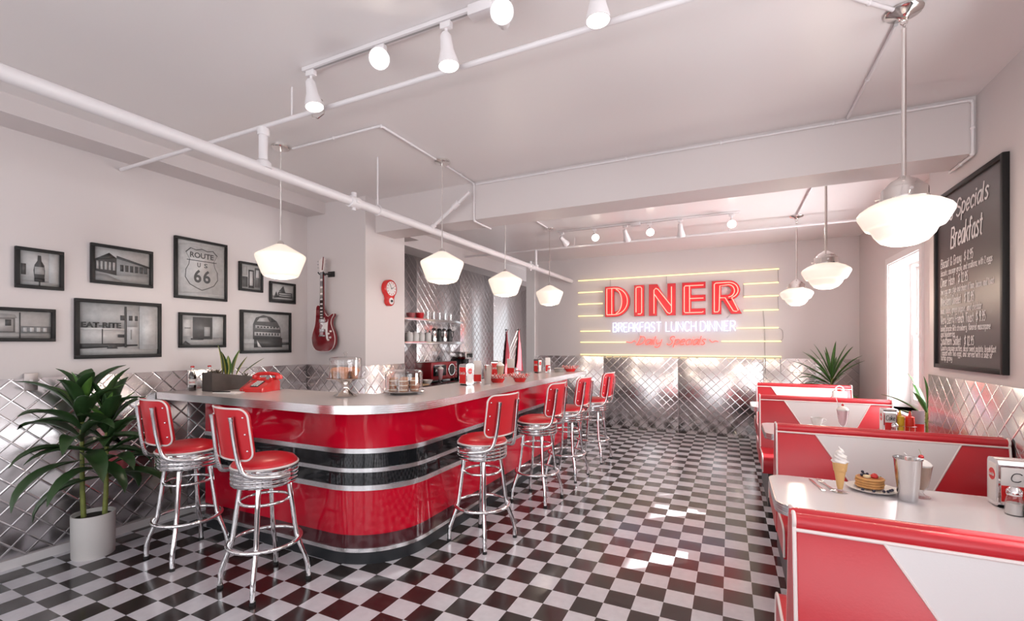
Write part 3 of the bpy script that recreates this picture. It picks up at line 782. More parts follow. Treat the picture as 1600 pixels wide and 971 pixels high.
# ------------------------------------------------------------------ neon sign
SX, SY = -.9, YB
sign = thing('neon_sign', 'large neon sign with red letters, white and pink writing and yellow bars', 'neon sign', (SX, SY, 1.24))
def sg(x, z, dep): return Vector((x-SX, -dep, z-1.24))
def slab(b, poly, d0, d1):
    b.rings([[sg(x, z, d0) for x, z in poly], [sg(x, z, d1) for x, z in poly]])
zb, zt = 1.915, 2.437
def letter(ch, polys, outline):
    lo = None
    b = MB()
    for k_, p in enumerate(polys): slab(b, p, .012, .052+(.0009*(k_ % 2+1) if ch == 'R' else 0))
    lo = b.build('channel_letter', M['sign_red'], sign); lo['label'] = 'red letter '+ch
    b = MB()                                                     # raised rim return
    for p in polys:
        b.rings([[sg(x, z, .002) for x, z in p], [sg(x, z, .012) for x, z in p]])
    b.build('letter_return', M['sign_side'], lo)
    b = MB()
    for o_ in outline: b.tube([sg(x, z, .072) for x, z in o_], .0075, 8)
    b.build('neon_tube', M['neon_red'], lo, ang=60)
def q(x0, x1, z0, z1): return [(x0, z0), (x1, z0), (x1, z1), (x0, z1)]
# D
x0, x1 = -1.962, -1.540; w = .155
arcO = arc(x0+.17, (zb+zt)/2, x1-x0-.17, -90, 90, 14, (zt-zb)/2); arcI = arc(x0+.16, (zb+zt)/2, x1-x0-.16-.135, -90, 90, 14, (zt-zb)/2-.085)
polys = [q(x0, x0+w, zb, zt)]+[[arcO[k], arcO[k+1], arcI[k+1], arcI[k]] for k in range(14)]+[q(x0+w, x0+.172, zb, zb+.086), q(x0+w, x0+.172, zt-.086, zt)]
i = .035
letter('D', polys, [[(x0+i, zb+i), (x0+i, zt-i)]+[(x0+.17+(x1-x0-.17-i)*math.cos(math.radians(a)), (zb+zt)/2+((zt-zb)/2-i)*math.sin(math.radians(a))) for a in range(90, -91, -10)]+[(x0+i, zb+i)],
       [(x0+.12, zb+i), (x0+.12, zt-i)], [(x0+.17+(x1-x0-.30)*math.cos(math.radians(a)), (zb+zt)/2+((zt-zb)/2-.05)*math.sin(math.radians(a))) for a in range(80, -81, -10)]])
# I
x0, x1 = -1.468, -1.305
letter('I', [q(x0, x1, zb, zt)], [[(x0+i, zb+i+.03), (x0+i, zt-i-.02), (x0+i+.02, zt-i), (x1-i-.02, zt-i), (x1-i, zt-i-.02), (x1-i, zb+i+.02), (x1-i-.02, zb+i), (x0+i+.03, zb+i)]])
# N
x0, x1 = -1.226, -.806; w = .125
letter('N', [[(x0, zb), (x0+w, zb), (x0+w, zb+.30), (x1-w-.01, zb), (x1, zb), (x1, zt), (x1-w, zt), (x1-w, zt-.30), (x0+w+.01, zt), (x0, zt)]],
       [[(x0+.085, zb+i), (x0+.085, zt-.10), (x0+.115, zt-.07), (x0+.15, zt-.09), (x1-.06, zb+.15)], [(x0+.085, zt-.16), (x1-.125, zb+.05), (x1-.09, zb+.03), (x1-.06, zb+.05), (x1-.06, zt-i-.02)]])
# E
x0, x1 = -.706, -.356; w = .14; zm = (zb+zt)/2
letter('E', [q(x0, x0+w, zb, zt), q(x0+w, x1, zb, zb+.10), q(x0+w, x1, zt-.10, zt), q(x0+w, x1, zm-.045, zm+.055)],
       [[(x1-.03, zt-.055), (x0+.05, zt-.055), (x0+i, zt-.075), (x0+i, zb+.05), (x0+.05, zb+i), (x1-.05, zb+i), (x1-.03, zb+.05)], [(x0+.115, zb+.05), (x0+.115, zt-.06)], [(x0+.115, zm), (x1-.03, zm)]])
# R
x0, x1 = -.264, .160; w = .135; rc = zt-.155
arcO = arc(x0+.235, rc, .165, -90, 90, 12, .155); arcI = arc(x0+.215, rc, .060, -90, 90, 12, .068)
letter('R', [q(x0, x0+w, zb, zt), q(x0+w, x0+.236, zt-.088, zt), q(x0+w, x0+.236, rc-.155, rc-.067)]+[[arcO[k], arcO[k+1], arcI[k+1], arcI[k]] for k in range(12)]+[[(x0+.15, rc-.14), (x0+.30, rc-.14), (x1, zb), (x1-.15, zb)]],
       [[(x0+i, zb+i), (x0+i, zt-i-.02), (x0+i+.02, zt-i)]+[(x0+.235+.135*math.cos(math.radians(a)), rc+.122*math.sin(math.radians(a))) for a in range(90, -71, -10)]+[(x1-.05, zb+.05), (x1-.08, zb+i), (x1-.12, zb+.045), (x0+.19, rc-.115), (x0+.115, rc-.112)],
        [(x0+.235+.085*math.cos(math.radians(a)), rc-.01+.095*math.sin(math.radians(a))) for a in range(-90, 91, 15)]+[(x0+.115, rc+.075), (x0+.105, zb+.06), (x0+.085, zb+i), (x0+i, zb+i)]])
# BREAKFAST LUNCH DINNER
for word, xa, xb in (('BREAKFAST', -1.826, -1.035), ('LUNCH', -.955, -.495), ('DINNER', -.430, .07)):
    ss, W_ = strokes(word, .152, 1.5, 0, xb-xa)
    b = MB()
    for s_ in ss: b.tube([sg(xa+x, 1.655+z, .035) for x, z in s_], .0056, 6)
    n_ = b.build('neon_word', M['neon_blue'], sign, ang=70); n_['label'] = 'glowing white word '+word
# Daily Specials
SC = {'D': "~.4,0 .9,6 .6,6 2.6,5.8 3.6,3.6 2.6,.8 .4,0 -.4,.6", 'S': "~3.4,5 2.6,6 1.2,5.6 1,4.2 2.4,2.8 2.6,1 1.2,-.1 -.2,.8"}
def script(word, xa, xb):
    k = .135/6; out = []; x = 0
    for ch in word:
        if ch in SC: P = [tuple(map(float, p_.split(','))) for p_ in SC[ch].lstrip('~').split()]; out.append([(x+a, c_) for a, c_ in cat_rom(P, 5)]); x += 4.2
        else:
            w_, ss = GL[ch]; out += [[(x+a, c_) for a, c_ in s_] for s_ in ss]; x += w_+.55
    return [[((a/x)*(xb-xa)+xa+c_*k*.32, c_*k) for a, c_ in s_] for s_ in out]
for word, xa, xb in (('Daily', -1.43, -1.03), ('Specials', -.945, -.36)):
    b = MB()
    for s_ in script(word, xa, xb): b.tube([sg(x, 1.435+z, .035) for x, z in s_], .0078, 6)
    b.build('neon_word', M['neon_salmon'], sign, ang=70)['label'] = 'glowing pink script '+word
for P in ([(-1.60, 1.485), (-1.52, 1.47), (-1.47, 1.50), (-1.44, 1.475)], [(-.30, 1.52), (-.26, 1.475), (-.215, 1.495), (-.17, 1.483)]):
    MB().tube([sg(x, z, .03) for x, z in cat_rom(P, 5)], .006, 6).build('neon_flourish', M['neon_salmon'], sign, ang=70)
# yellow bars
for xa, xb, z in ((-2.45, .65, 2.572), (-2.45, -2.02, 2.36), (-2.45, -2.02, 2.153), (-2.45, -2.012, 1.941), (-2.41, -1.885, 1.672), (-2.41, -1.62, 1.476), (-2.41, .68, 1.258),
                  (.19, .645, 2.37), (.19, .645, 2.173), (.19, .645, 1.962), (.09, .645, 1.693), (-.12, .68, 1.489)):
    br = MB().tube([sg(xa, z, .012), sg(xa+.004, z, .03), sg(xa+.02, z, .035), sg(xb-.02, z, .035), sg(xb-.004, z, .03), sg(xb, z, .012)], .0085, 8).build('neon_bar', M['neon_yellow'], sign, ang=70)
    br['label'] = 'yellow neon bar'
b = MB()
for P in ([(.645, 2.57), (.65, 2.37)], [(.185, 2.37), (.185, 2.17)], [(.645, 2.17), (.65, 1.96)], [(.645, 1.69), (.70, 1.65), (.705, 1.53), (.66, 1.489)],
          [(-1.88, 2.57), (-1.88, 2.44)], [(-.95, 2.57), (-.95, 2.44)], [(-1.05, 1.91), (-1.05, 1.83)], [(.0, 1.91), (-.05, 1.85)], [(-1.4, 1.64), (-1.38, 1.56)], [(.449, 1.955), (.47, 1.6), (.474, 1.0)], [(.673, 1.25), (.68, 1.0)]):
    MB().tube([sg(x, z, .012) for x, z in cat_rom(P, 4)], .0032, 6).build('power_cord', M['grey'], sign, ang=60)

# ------------------------------------------------------------------ blackboard
bd = thing('menu_blackboard', 'tall black framed chalkboard menu on the right wall', 'blackboard', (XR, 3.835, 1.29))
def bw(y, z, dep): return Vector((-dep, y-3.835, z-1.29))
b = MB(); b.box(-.016, 0, -.445, .445, .02, 1.185); b.build('slate', M['board'], bd)
b = MB(); F_ = .465; Zt = 1.205
b.box(-.03, 0, -F_, -F_+.028, 0, Zt, .002); b.box(-.03, 0, F_-.028, F_, 0, Zt, .002); b.box(-.03, 0, -F_+.028, F_-.028, 0, .028, .002); b.box(-.03, 0, -F_+.028, F_-.028, Zt-.028, Zt, .002)
b.build('frame', M['black_frame'], bd)
b = MB()
RB = [0]
def ribbon(b, P, w_):
    for (a0, c0), (a1, c1) in zip(P, P[1:]):
        d = Vector((a1-a0, c1-c0)); 
        if d.length < 1e-6: continue
        n_ = Vector((-d.y, d.x)).normalized()*w_/2; e_ = d.normalized()*w_*.3
        RB[0] += 1; dq = .0172+.00013*(RB[0] % 11)
        b.face([bw(a0-e_.x*0+s1*n_.x+t1*e_.x+(t2*(a1-a0)), c0+s1*n_.y+t1*e_.y+t2*(c1-c0), dq) for s1, t1, t2 in ((-1, -1, 0), (-1, 1, 1), (1, 1, 1), (1, -1, 0))])
def chalk(text, yl, z, h, w_, slant=.15, width=None, dz=0.0):
    ss, W_ = strokes(text, h, 1.2, slant, width)
    for s_ in ss: ribbon(b, [(yl-x, z+zz+x*dz) for x, zz in s_], w_)
chalk('s Specials', 4.06, 2.29, .105, .013, .2, .50, .02)
chalk('Breakfast', 4.05, 2.10, .13, .014, .2, .42, .02)
for txt, z, h, wd in (('Biscuit & Gravy  $ 8.95', 1.985, .060, .47), ('biscuits, sausage gravy, and scallions, with 2 eggs', 1.930, .040, .70),
                      ('Diner Hash   $ 12.95', 1.855, .060, .40), ('two eggs any style and choice of ham, bacon, and toast', 1.800, .040, .72),
                      ('Western Omelet   $ 12.95', 1.722, .060, .48), ('ham, onion, green pepper, and cheddar', 1.667, .040, .58),
                      ('Very Berry French Toast  $ 9.95', 1.595, .058, .62), ('baked brioche with strawberry, flavored mascarpone', 1.545, .038, .68), ('and blueberries', 1.507, .038, .22),
                      ('Southern Skillet   $ 12.95', 1.452, .056, .48), ('Country sausage patties, diced sweet potato, breakfast', 1.412, .036, .74), ('Topped with two eggs, and served with a side of', 1.378, .036, .70), ('turnip gravy', 1.344, .036, .18)):
    chalk(txt, 4.21, z, h, .0062 if h > .05 else .0044, .15, wd)
b.build('chalk_writing', M['chalk'], bd, recalc=False)

# ------------------------------------------------------------------ framed photographs on the left wall
GR = {}
def grey(v, warm_=0.02):
    k = round(v*.8 if v < .2 else v*1.04, 2)
    if k not in GR: GR[k] = mat('print_grey_%02d' % int(k*100), (k*(1+warm_), k, k*(1-warm_*.5)), .4, spec=.3, coat=.12, var=.22, vscale=30)
    return GR[k]
def picture(y0, y1, z0, z1, label, shapes, fr=.022, bgc=.42, texts=()):
    t = thing('framed_photograph', label, 'picture', (XL, (y0+y1)/2, z0), 0, 'framed photographs on the left wall')
    w_, h_ = y1-y0, z1-z0
    Mx = frame_mat((0, -w_/2, 0), (0, 1, 0), (0, 0, 1), (1, 0, 0))
    b = MB()
    b.box(0, w_, 0, fr, 0.001, .026, .002, M=Mx); b.box(0, w_, h_-fr, h_, 0.001, .026, .002, M=Mx)
    b.box(0, fr, fr, h_-fr, 0.001, .026, .002, M=Mx); b.box(w_-fr, w_, fr, h_-fr, 0.001, .026, .002, M=Mx)
    b.box(fr*.5, w_-fr*.5, fr*.5, h_-fr*.5, .001, .012, M=Mx)
    b.build('frame', M['black_frame'], t)
    b = MB(); mats = [grey(bgc)]; iw, ih = w_-2*fr, h_-2*fr
    b.box(fr, w_-fr, fr, h_-fr, .0125, .0140, M=Mx)
    dp = .0142
    for g_, poly in shapes:
        m_ = grey(g_)
        if m_ not in mats: mats.append(m_)
        b.mi = mats.index(m_)
        b.prism([(fr+min(1, max(0, x))*iw, fr+min(1, max(0, z))*ih) for x, z in poly], dp, dp+.0003, Mx); dp += .00035
    for s_, g_, xa, xb, za, zb_ in texts:
        m_ = grey(g_)
        if m_ not in mats: mats.append(m_)
        b.mi = mats.index(m_)
        put_font(b, s_, fr+xa*iw, fr+xb*iw, fr+za*ih, fr+zb_*ih, dp/2+.0002, Mx @ Matrix.Translation((0, 0, dp/2)) if 0 else Mx, .025)
    b.build('photo_print', mats, t, recalc=False)
def R_(x0, x1, z0, z1): return [(x0, z0), (x1, z0), (x1, z1), (x0, z1)]
bottle = [(.36, .12), (.60, .12), (.62, .45), (.60, .62), (.53, .74), (.52, .90), (.44, .90), (.43, .74), (.36, .62), (.33, .45)]
picture(1.307, 1.549, 1.828, 2.098, 'small framed photo of a tall bottle sign, upper left of the picture wall',
        [(.50, R_(0, 1, .25, 1)), (.30, R_(0, 1, 0, .14)), (.12, R_(.03, .15, .30, .62)), (.46, R_(.72, 1, .1, 1)), (.10, bottle), (.36, R_(.36, .60, .34, .56)), (.05, R_(.35, .61, .12, .22)), (.08, R_(.46, .50, 0, .12))], bgc=.42)
picture(1.698, 2.096, 1.905, 2.198, 'framed photo of a low diner seen from its corner, top row, second from the left',
        [(.45, R_(0, 1, .45, 1)), (.32, R_(0, 1, 0, .30)), (.14, [(0, .28), (.38, .20), (.38, .72), (0, .62)]), (.30, [(.38, .20), (1, .26), (1, .55), (.38, .72)]), (.06, [(0, .62), (.25, .86), (.38, .72)]), (.10, [(.38, .72), (1, .52), (1, .58), (.38, .80)])]
        + [(.42, R_(.03+.07*k, .07+.07*k, .34, .58)) for k in range(5)] + [(.10, R_(.44+.09*k, .50+.09*k, .34, .54)) for k in range(6)] + [(.24, [(.0, .0), (.5, 0), (.2, .2), (0, .18)])], bgc=.5)
shield = [(.50, .12), (.62, .16), (.76, .22), (.85, .34), (.84, .48), (.78, .58), (.76, .68), (.84, .80), (.74, .885), (.62, .86), (.50, .89), (.38, .86), (.26, .885), (.16, .80), (.24, .68), (.22, .58), (.16, .48), (.15, .34), (.24, .22), (.38, .16)]
inner = [(.5+(x-.5)*.955, .5+(z-.5)*.962) for x, z in shield]
picture(2.256, 2.700, 1.845, 2.368, 'large framed ROUTE US 66 shield sign, tallest picture on the left wall',
        [(.42, [(0, 0), (1, 0), (1, .06), (.6, .09), (0, .07)]), (.44, [(0, .9), (.3, .95), (1, .93), (1, 1), (0, 1)]), (.10, shield), (.56, inner), (.10, R_(.185, .815, .655, .668))], bgc=.54,
        texts=(('ROUTE', .10, .25, .75, .71, .81), ('U', .10, .40, .47, .545, .625), ('S', .10, .545, .615, .545, .625), ('6', .09, .33, .485, .26, .50), ('6', .09, .525, .68, .26, .50)))
picture(2.816, 3.060, 1.964, 2.243, 'small framed photo of a shop window, partly behind the first bar pendant',
        [(.30, R_(0, 1, 0, .45)), (.16, R_(.05, .32, .08, .5)), (.40, R_(.08, .30, .55, .92)), (.10, R_(.36, .64, .05, .8)), (.55, R_(.42, .58, .15, .74)), (.18, R_(.68, .95, .1, .9)), (.5, R_(.74, .9, .5, .82))], bgc=.46)
picture(3.137, 3.439, 1.878, 2.093, 'smallest framed photo with a pointed roof sign, beside the column',
        [(.32, R_(0, 1, 0, .3)), (.10, [(.30, .55), (.52, .92), (.62, .5)]), (.08, [(.08, .15), (.20, .56), (.30, .2)]), (.09, R_(.28, .92, .2, .52)), (.45, R_(.33, .88, .40, .46)), (.40, R_(.33, .88, .28, .34)), (.08, R_(0, 1, 0, .1))], bgc=.48)
picture(1.000, 1.505, 1.474, 1.695, 'framed photo of a roadside shop, cut off by the left edge of the photograph',
        [(.30, R_(0, 1, 0, .22)), (.22, R_(.0, .62, .2, .75)), (.34, [(.3, .72), (.45, .9), (.62, .86), (.64, .74)]), (.42, R_(.35, .6, .25, .7)), (.10, R_(.52, .58, .45, .68)), (.12, R_(.66, .675, .0, .95)), (.20, R_(.68, 1, .2, .45))]
        + [(.5, R_(.70+.07*k, .74+.07*k, .24, .40)) for k in range(4)], bgc=.46)
picture(1.608, 2.156, 1.350, 1.785, 'large framed EAT-RITE diner photo, directly above the tall green plant',
        [(.40, R_(0, 1, .48, 1)), (.36, R_(0, 1, 0, .14)), (.07, [(0, .12), (.72, .17), (.72, .22), (0, .24)]), (.50, R_(0, .56, .22, .50)), (.60, R_(0, .56, .48, .52)), (.14, R_(.26, .275, .2, .5)), (.10, [(.32, .12), (.36, .2), (.42, .22), (.46, .12)]), (.52, R_(.56, .74, .2, .88)), (.42, R_(.58, .72, .55, .88)), (.12, R_(.545, .575, .14, .96)), (.13, R_(.49, .55, .68, .78)), (.10, R_(.60, .65, .68, .78)), (.10, R_(.68, .72, .68, .78)), (.30, R_(.62, .64, .3, .5)), (.08, R_(.46, .54, .34, .40)), (.48, R_(.74, 1, .1, .98)), (.56, R_(.78, .96, .2, .8))], bgc=.5, fr=.026,
        texts=(('EAT-RITE', .02, .02, .50, .525, .63),))
picture(2.291, 2.688, 1.424, 1.725, 'framed photo of a dark building with a light sign, just below the route shield',
        [(.34, R_(0, 1, 0, .25)), (.16, R_(.25, .72, .2, .95)), (.60, R_(.03, .24, .3, .85)), (.30, R_(.06, .20, .55, .60)), (.5, R_(.72, 1, .25, 1)), (.38, R_(.52, .66, .3, .62)), (.10, [(0, 0), (.08, .15), (.2, .02)]), (.10, R_(.2, .5, .18, .24))], bgc=.44)
dome = [(.20, .30), (.20, .70), (.26, .88), (.42, .96), (.58, .92), (.72, .80), (.80, .62), (.82, .30)]
picture(2.829, 3.384, 1.364, 1.783, 'large framed photo of a round topped drive-in sign, lower right of the picture wall',
        [(.50, R_(0, 1, .3, 1)), (.36, R_(0, 1, 0, .2)), (.16, dome), (.46, [(.25, .60), (.25, .68), (.78, .64), (.79, .58)]), (.46, [(.23, .40), (.23, .50), (.80, .48), (.80, .38)]), (.46, [(.28, .78), (.34, .88), (.50, .90), (.56, .78)]), (.07, [(.58, .78), (.60, .88), (.70, .80)]), (.10, R_(.22, .84, .08, .34)), (.55, [(.30, .1), (.28, .28), (.36, .12), (.38, .08)]), (.08, R_(.84, 1, .15, .22))]
        + [(.12, R_(.27+.065*k, .30+.065*k, .41, .47)) for k in range(8)] + [(.14, R_(.28+.07*k, .32+.07*k, .61, .65)) for k in range(7)], bgc=.56, fr=.026)

# ------------------------------------------------------------------ guitar, hook, clock, wall plate
GX, GZ, GYf = -3.886, 1.372, 3.604-.085
gt = thing('electric_guitar', 'dark red electric guitar hanging on the column', 'guitar', (GX, 3.604, GZ))
Mg = frame_mat((0, -.085, 0), (1, 0, 0), (0, 0, 1), (0, -1, 0))       # u right, v up, w towards the room
ol = cat_rom([(0, 0), (.10, .012), (.152, .06), (.170, .13), (.155, .20), (.125, .26), (.113, .305), (.125, .35), (.152, .385), (.140, .402), (.10, .385), (.065, .372), (.035, .40), (-.005, .445), (-.045, .485), (-.085, .492), (-.105, .465), (-.108, .40), (-.113, .33), (-.125, .27), (-.155, .20), (-.170, .13), (-.152, .06), (-.10, .012)], 4, True)
ins = [(x*.965, .2+(z-.2)*.972) for x, z in ol]
b = MB(); b.rings([[Mg @ Vector((x, z, -.042)) for x, z in ins], [Mg @ Vector((x, z, -.036)) for x, z in ol], [Mg @ Vector((x, z, -.004)) for x, z in ol], [Mg @ Vector((x, z, 0)) for x, z in ins]])
M['guitar'] = mat('cherry_red_lacquer', (.18, .006, .012), .15, coat=.6)
body = b.build('body', M['guitar'], gt)
MB().tube([Mg @ Vector((x, z, -.002)) for x, z in ol], .0028, 6, True).build('binding', M['piping'], body)
b = MB(); b.prism([(-.022, .34), (.026, .34), (.024, .40), (.022, .45), (-.020, .45)], 0.0005, .004, Mg)
b.prism(cat_rom([(-.035, .30), (.06, .31), (.075, .34), (.07, .28), (.068, .20), (.075, .14), (.055, .13), (.04, .20), (.035, .24), (-.02, .24), (.0, .28)], 3, True), .0005, .0035, Mg); b.build('pickguard', M['paper'], body)
for z, w_ in ((.325, .04), (.225, .036)): MB().box(-w_-.006, w_-.008, z-.016, z+.016, .001, .012, .003, M=Mg).build('pickup', M['chrome'], body)
MB().box(-.048, .036, .160, .176, .001, .014, .003, M=Mg).build('bridge', M['chrome'], body)
for x, z in ((.085, .19), (.11, .15), (.082, .125), (.115, .215)): MB().lathe([(0, 0), (.011, 0), (.009, .014), (0, .015)], n=14, M=Mg @ Matrix.Translation((x, z, 0))).build('knob', M['piping'], body)
nk = MB().rings([[Mg @ Vector((x, z, w_)) for x, w_ in ((-hw, .002), (hw, .002), (hw, .016), (-hw, .016))] for z, hw in ((.36, .027), (.60, .024), (.835, .0205))]).build('neck', M['guitar'], gt)
M['fret'] = mat('rosewood', (.03, .012, .009), .4)
fb = MB().rings([[Mg @ Vector((x-.0, z, w_)) for x, w_ in ((-hw, .0165), (hw, .0165), (hw, .021), (-hw, .021))] for z, hw in ((.345, .026), (.60, .0235), (.838, .0205))]).build('fretboard', M['fret'], nk)
b = MB()
for k in range(9):
    z = .80-.46*(1-.86**(k+.5))/(1-.86**9.5); b.box(-.017, .017, z-.011*(.9**k), z+.011*(.9**k), .021, .0215, M=Mg)
b.build('inlay', M['piping'], fb)
hd = MB().prism([(-.021, .835), (.021, .835), (.034, .875), (.040, .975), (.012, .992), (-.040, .96), (-.034, .875)], .004, .018, Mg).build('headstock', M['piping'], gt)
MB().box(.012, .022, .86, 1.0, .0185, .024, .002, M=Mg @ Matrix.Translation((0, .9, 0)) @ Matrix.Rotation(-.12, 4, 'Z') @ Matrix.Translation((0, -.9, 0))).build('headstock_stripe', M['guitar'], hd)
for s in (-1, 1):
    for k in range(3): MB().tube([Mg @ Vector((s*.03, .885+.034*k, .01)), Mg @ Vector((s*.05, .887+.034*k, .01)), Mg @ Vector((s*.062, .889+.034*k, .01))], [.003, .003, .007], 8).build('tuning_peg', M['chrome'], hd)
b = MB()
for s in range(6):
    x = -.0155+.0062*s; b.tube([Mg @ Vector((x*1.35-.006, .17, .0165)), Mg @ Vector((x, .836, .0235))], .0007, 4)
b.build('strings', M['chrome'], gt)
hk = thing('guitar_hanger', 'black wall bracket holding the red guitar by its head', 'hanger', (GX+.04, 3.604, GZ+.825))
MB().box(-.045, .045, -.018, -.002, -.03, .03, .004).build('wall_plate', M['black'], hk)
b = MB(); b.tube([(0, -.01, 0), (-.03, -.05, 0), (-.04, -.092, -.008)], .008, 8)
b.tube([(-.04-.036, -.118, .012), (-.04-.034, -.10, -.006), (-.04, -.055, -.012), (-.04+.034, -.10, -.006), (-.04+.036, -.118, .012)], .008, 8); b.build('fork', M['black'], hk)
# clock with a timer dial below
ck = thing('wall_clock', 'red retro wall clock with a small timer dial on the column', 'clock', (-3.38, 3.94, 2.02))
Mc = frame_mat((0, 0, 0), (0, 1, 0), (0, 0, 1), (1, 0, 0))
def keyhole(d):
    return arc(0, .035, .098+d, -52, 232, 26)+[(-.052-d, -.072), ]+arc(0, -.100, .055+d, 160, 380, 16)+[(.052+d, -.072)]
b = MB(); b.rings([[Mc @ Vector((x, z, w_)) for x, z in keyhole(d)] for d, w_ in ((0, .001), (.0, .042), (-.004, .052), (-.012, .056), (-.016, .050))])
b.build('case', M['red_paint'], ck, ang=50)
dl = MB().lathe([(0, .051), (.076, .051), (.078, .054), (0, .0545)], n=36, M=Mc @ Matrix.Translation((0, .035, 0))).build('dial', M['paper'], ck)
b = MB()
for k in range(12):
    a = k*PI/6; b.box(-.004, .004, .056, .070, .0546, .0556, M=Mc @ Matrix.Translation((0, .035, 0)) @ Matrix.Rotation(a, 4, 'Z'))
b.build('hour_marks', M['red_paint'], dl)
for a, L in ((-1.2, .038), (.55, .056)): MB().box(-.003, .003, -.01, L, .0565, .0575, M=Mc @ Matrix.Translation((0, .035, 0)) @ Matrix.Rotation(a, 4, 'Z')).build('hand', M['black'], dl)
td = MB().lathe([(0, .051), (.036, .051), (.037, .054), (0, .0545)], n=28, M=Mc @ Matrix.Translation((0, -.100, 0))).build('timer_dial', M['paper'], ck)
MB().sph((0, 0, 0), .014, n=14, m=8, M=Mc @ Matrix.Translation((0, -.100, .060))).build('timer_knob', M['black'], td)
M['plate_metal'] = mat('satin_metal', (.55, .50, .49), .5, 1.0)
wp = thing('wall_plate', 'small brushed metal wall plate on the steel panel above the tall plant', 'wall plate', (XL+e, 1.382, 1.205))
MB().box(0, .012, -.034, .034, -.058, .058, .003).build('plate', M['plate_metal'], wp)
MB().box(.012, .016, -.008, .008, -.016, .016, .001).build('switch', M['white'], wp)
# ------------------------------------------------------------------ plants
def leaf(b, base, az, elev, L, w_, droop, n=9, fold=.25, wpos=.45):
    """arching strap leaf, a thin two-sided folded blade"""
    base = Vector(base); p = base.copy(); e = elev
    side = Vector((-math.sin(az), math.cos(az), 0)); rings = []
    for k in range(n+1):
        f = k/n
        d = Vector((math.cos(az)*math.cos(e), math.sin(az)*math.cos(e), math.sin(e)))
        up = side.cross(d)*-1
        up = d.cross(side)*-1 if False else Vector((-math.cos(az)*math.sin(e), -math.sin(az)*math.sin(e), math.cos(e)))
        wd = w_*max(.04, (math.sin(PI*min(1, f/(2*wpos))) if f < wpos else math.cos((f-wpos)/(1-wpos)*PI/2)**.8)) if f > 0 else w_*.22
        wd = max(wd, w_*(.22*(1-f)))
        th = .0012
        rings.append([p+side*wd*.5+up*wd*fold, p+up*th, p-side*wd*.5+up*wd*fold, p-side*wd*.5+up*(wd*fold-th), p-up*th, p+side*wd*.5+up*(wd*fold-th)])
        p = p+d*(L/n); e -= droop/n*(1.6*f+.3)
    b.rings(rings)
def crown(b, top, zspan, n, Lr, wr, el, dr, rnd, az0=0, skip=None):
    for k in range(n):
        f = k/(n-1)
        az = az0+k*2.399+rnd.uniform(-.2, .2)
        if skip and skip(az % (2*PI), f): continue
        leaf(b, (top[0], top[1], top[2]-zspan*(1-f)), az, el[0]+(el[1]-el[0])*f**1.2+rnd.uniform(-.1, .1), rnd.uniform(*Lr)*(1-.25*f), rnd.uniform(*wr), dr[0]+(dr[1]-dr[0])*f)
pl = thing('potted_plant', 'tall leafy green plant in a white pot by the steel wall', 'plant', (-3.985, 1.625, 0))
pot = MB().lathe([(0, 0), (.112, 0), (.116, .006), (.119, .29), (.112, .29), (.108, .262), (0, .262)], n=36).build('pot', M['pot'], pl)
MB().lathe([(0, .2625), (.107, .2625), (.05, .270), (0, .272)], n=28).build('soil', M['soil'], pot)
rnd = random.Random(3)
wallskip = lambda az, f: abs((az-PI+PI) % (2*PI)-PI) < .75 and f < .9     # none straight into the wall behind
for sx, sy, h, az0, n in ((-.02, -.045, 1.05, .4, 28), (.03, .05, .93, 2.1, 24)):
    st = MB().tube([(sx, sy, .25), (sx*1.1, sy*1.15, .45), (sx*1.0, sy*1.25, h)], [.0155, .014, .010], 10).build('stem', M['stem'], pl)
    b = MB()
    crown(b, (sx, sy*1.25, h), .42, n, (.36, .54), (.088, .120), (.05, 1.4), (1.7, .9), rnd, az0, wallskip)
    for v in b.bm.verts: v.co.x = max(v.co.x, -.205)
    b.build('leaves', M['leaf'], pl, ang=70)
    b = MB(); crown(b, (sx, sy*1.25, h), .10, 5, (.26, .34), (.05, .062), (.9, 1.4), (.8, .3), rnd, az0+1)
    b.build('young_leaves', M['leaf_light'], pl, ang=70)
def spiky(label, loc, h, n, L, pot_r, seed, kw):
    t = thing('potted_plant', label, 'plant', loc)
    p_ = MB().lathe([(0, 0), (pot_r*.8, 0), (pot_r, .26), (pot_r*.93, .26), (pot_r*.9, .235), (0, .235)], n=30).build('pot', M['pot'], t)
    MB().lathe([(0, .2355), (pot_r*.88, .2355), (0, .245)], n=24).build('soil', M['soil'], p_)
    MB().tube([(0, 0, .22), (.01, 0, h*.6), (0, .0, h)], [.024, .02, .016], 10).build('stem', M['stem'], t)
    rr = random.Random(seed); b = MB()
    crown(b, (0, 0, h), .16, n, L, (.034, .046), (.0, 1.45), (1.0, .15), rr, .3, **kw)
    for v in b.bm.verts:
        v.co.x = min(v.co.x, XR2-loc[0]-.02); v.co.y = min(v.co.y, YB-loc[1]-.03)
    b.build('leaves', M['leaf'] if seed != 11 else M['leaf_light'], t, ang=70)
    return t
M['leaf_mid'] = mat('leaf_mid_green', (.05, .13, .028), .36, var=.4, vscale=9)
M['leaf'], keep = M['leaf_mid'], M['leaf']
spiky('spiky green plant standing in the far right corner behind the booths', (1.22, 7.36, 0), 1.0, 40, (.48, .70), .15, 5, dict(skip=lambda az, f: math.cos(az) > .55 and f < .55))
spiky('green strap leaved plant beside the bay window, mostly hidden by the wall edge', (1.47, 4.90, 0), .92, 18, (.34, .50), .13, 8, dict(skip=lambda az, f: math.cos(az) > .2))
M['leaf'] = keep
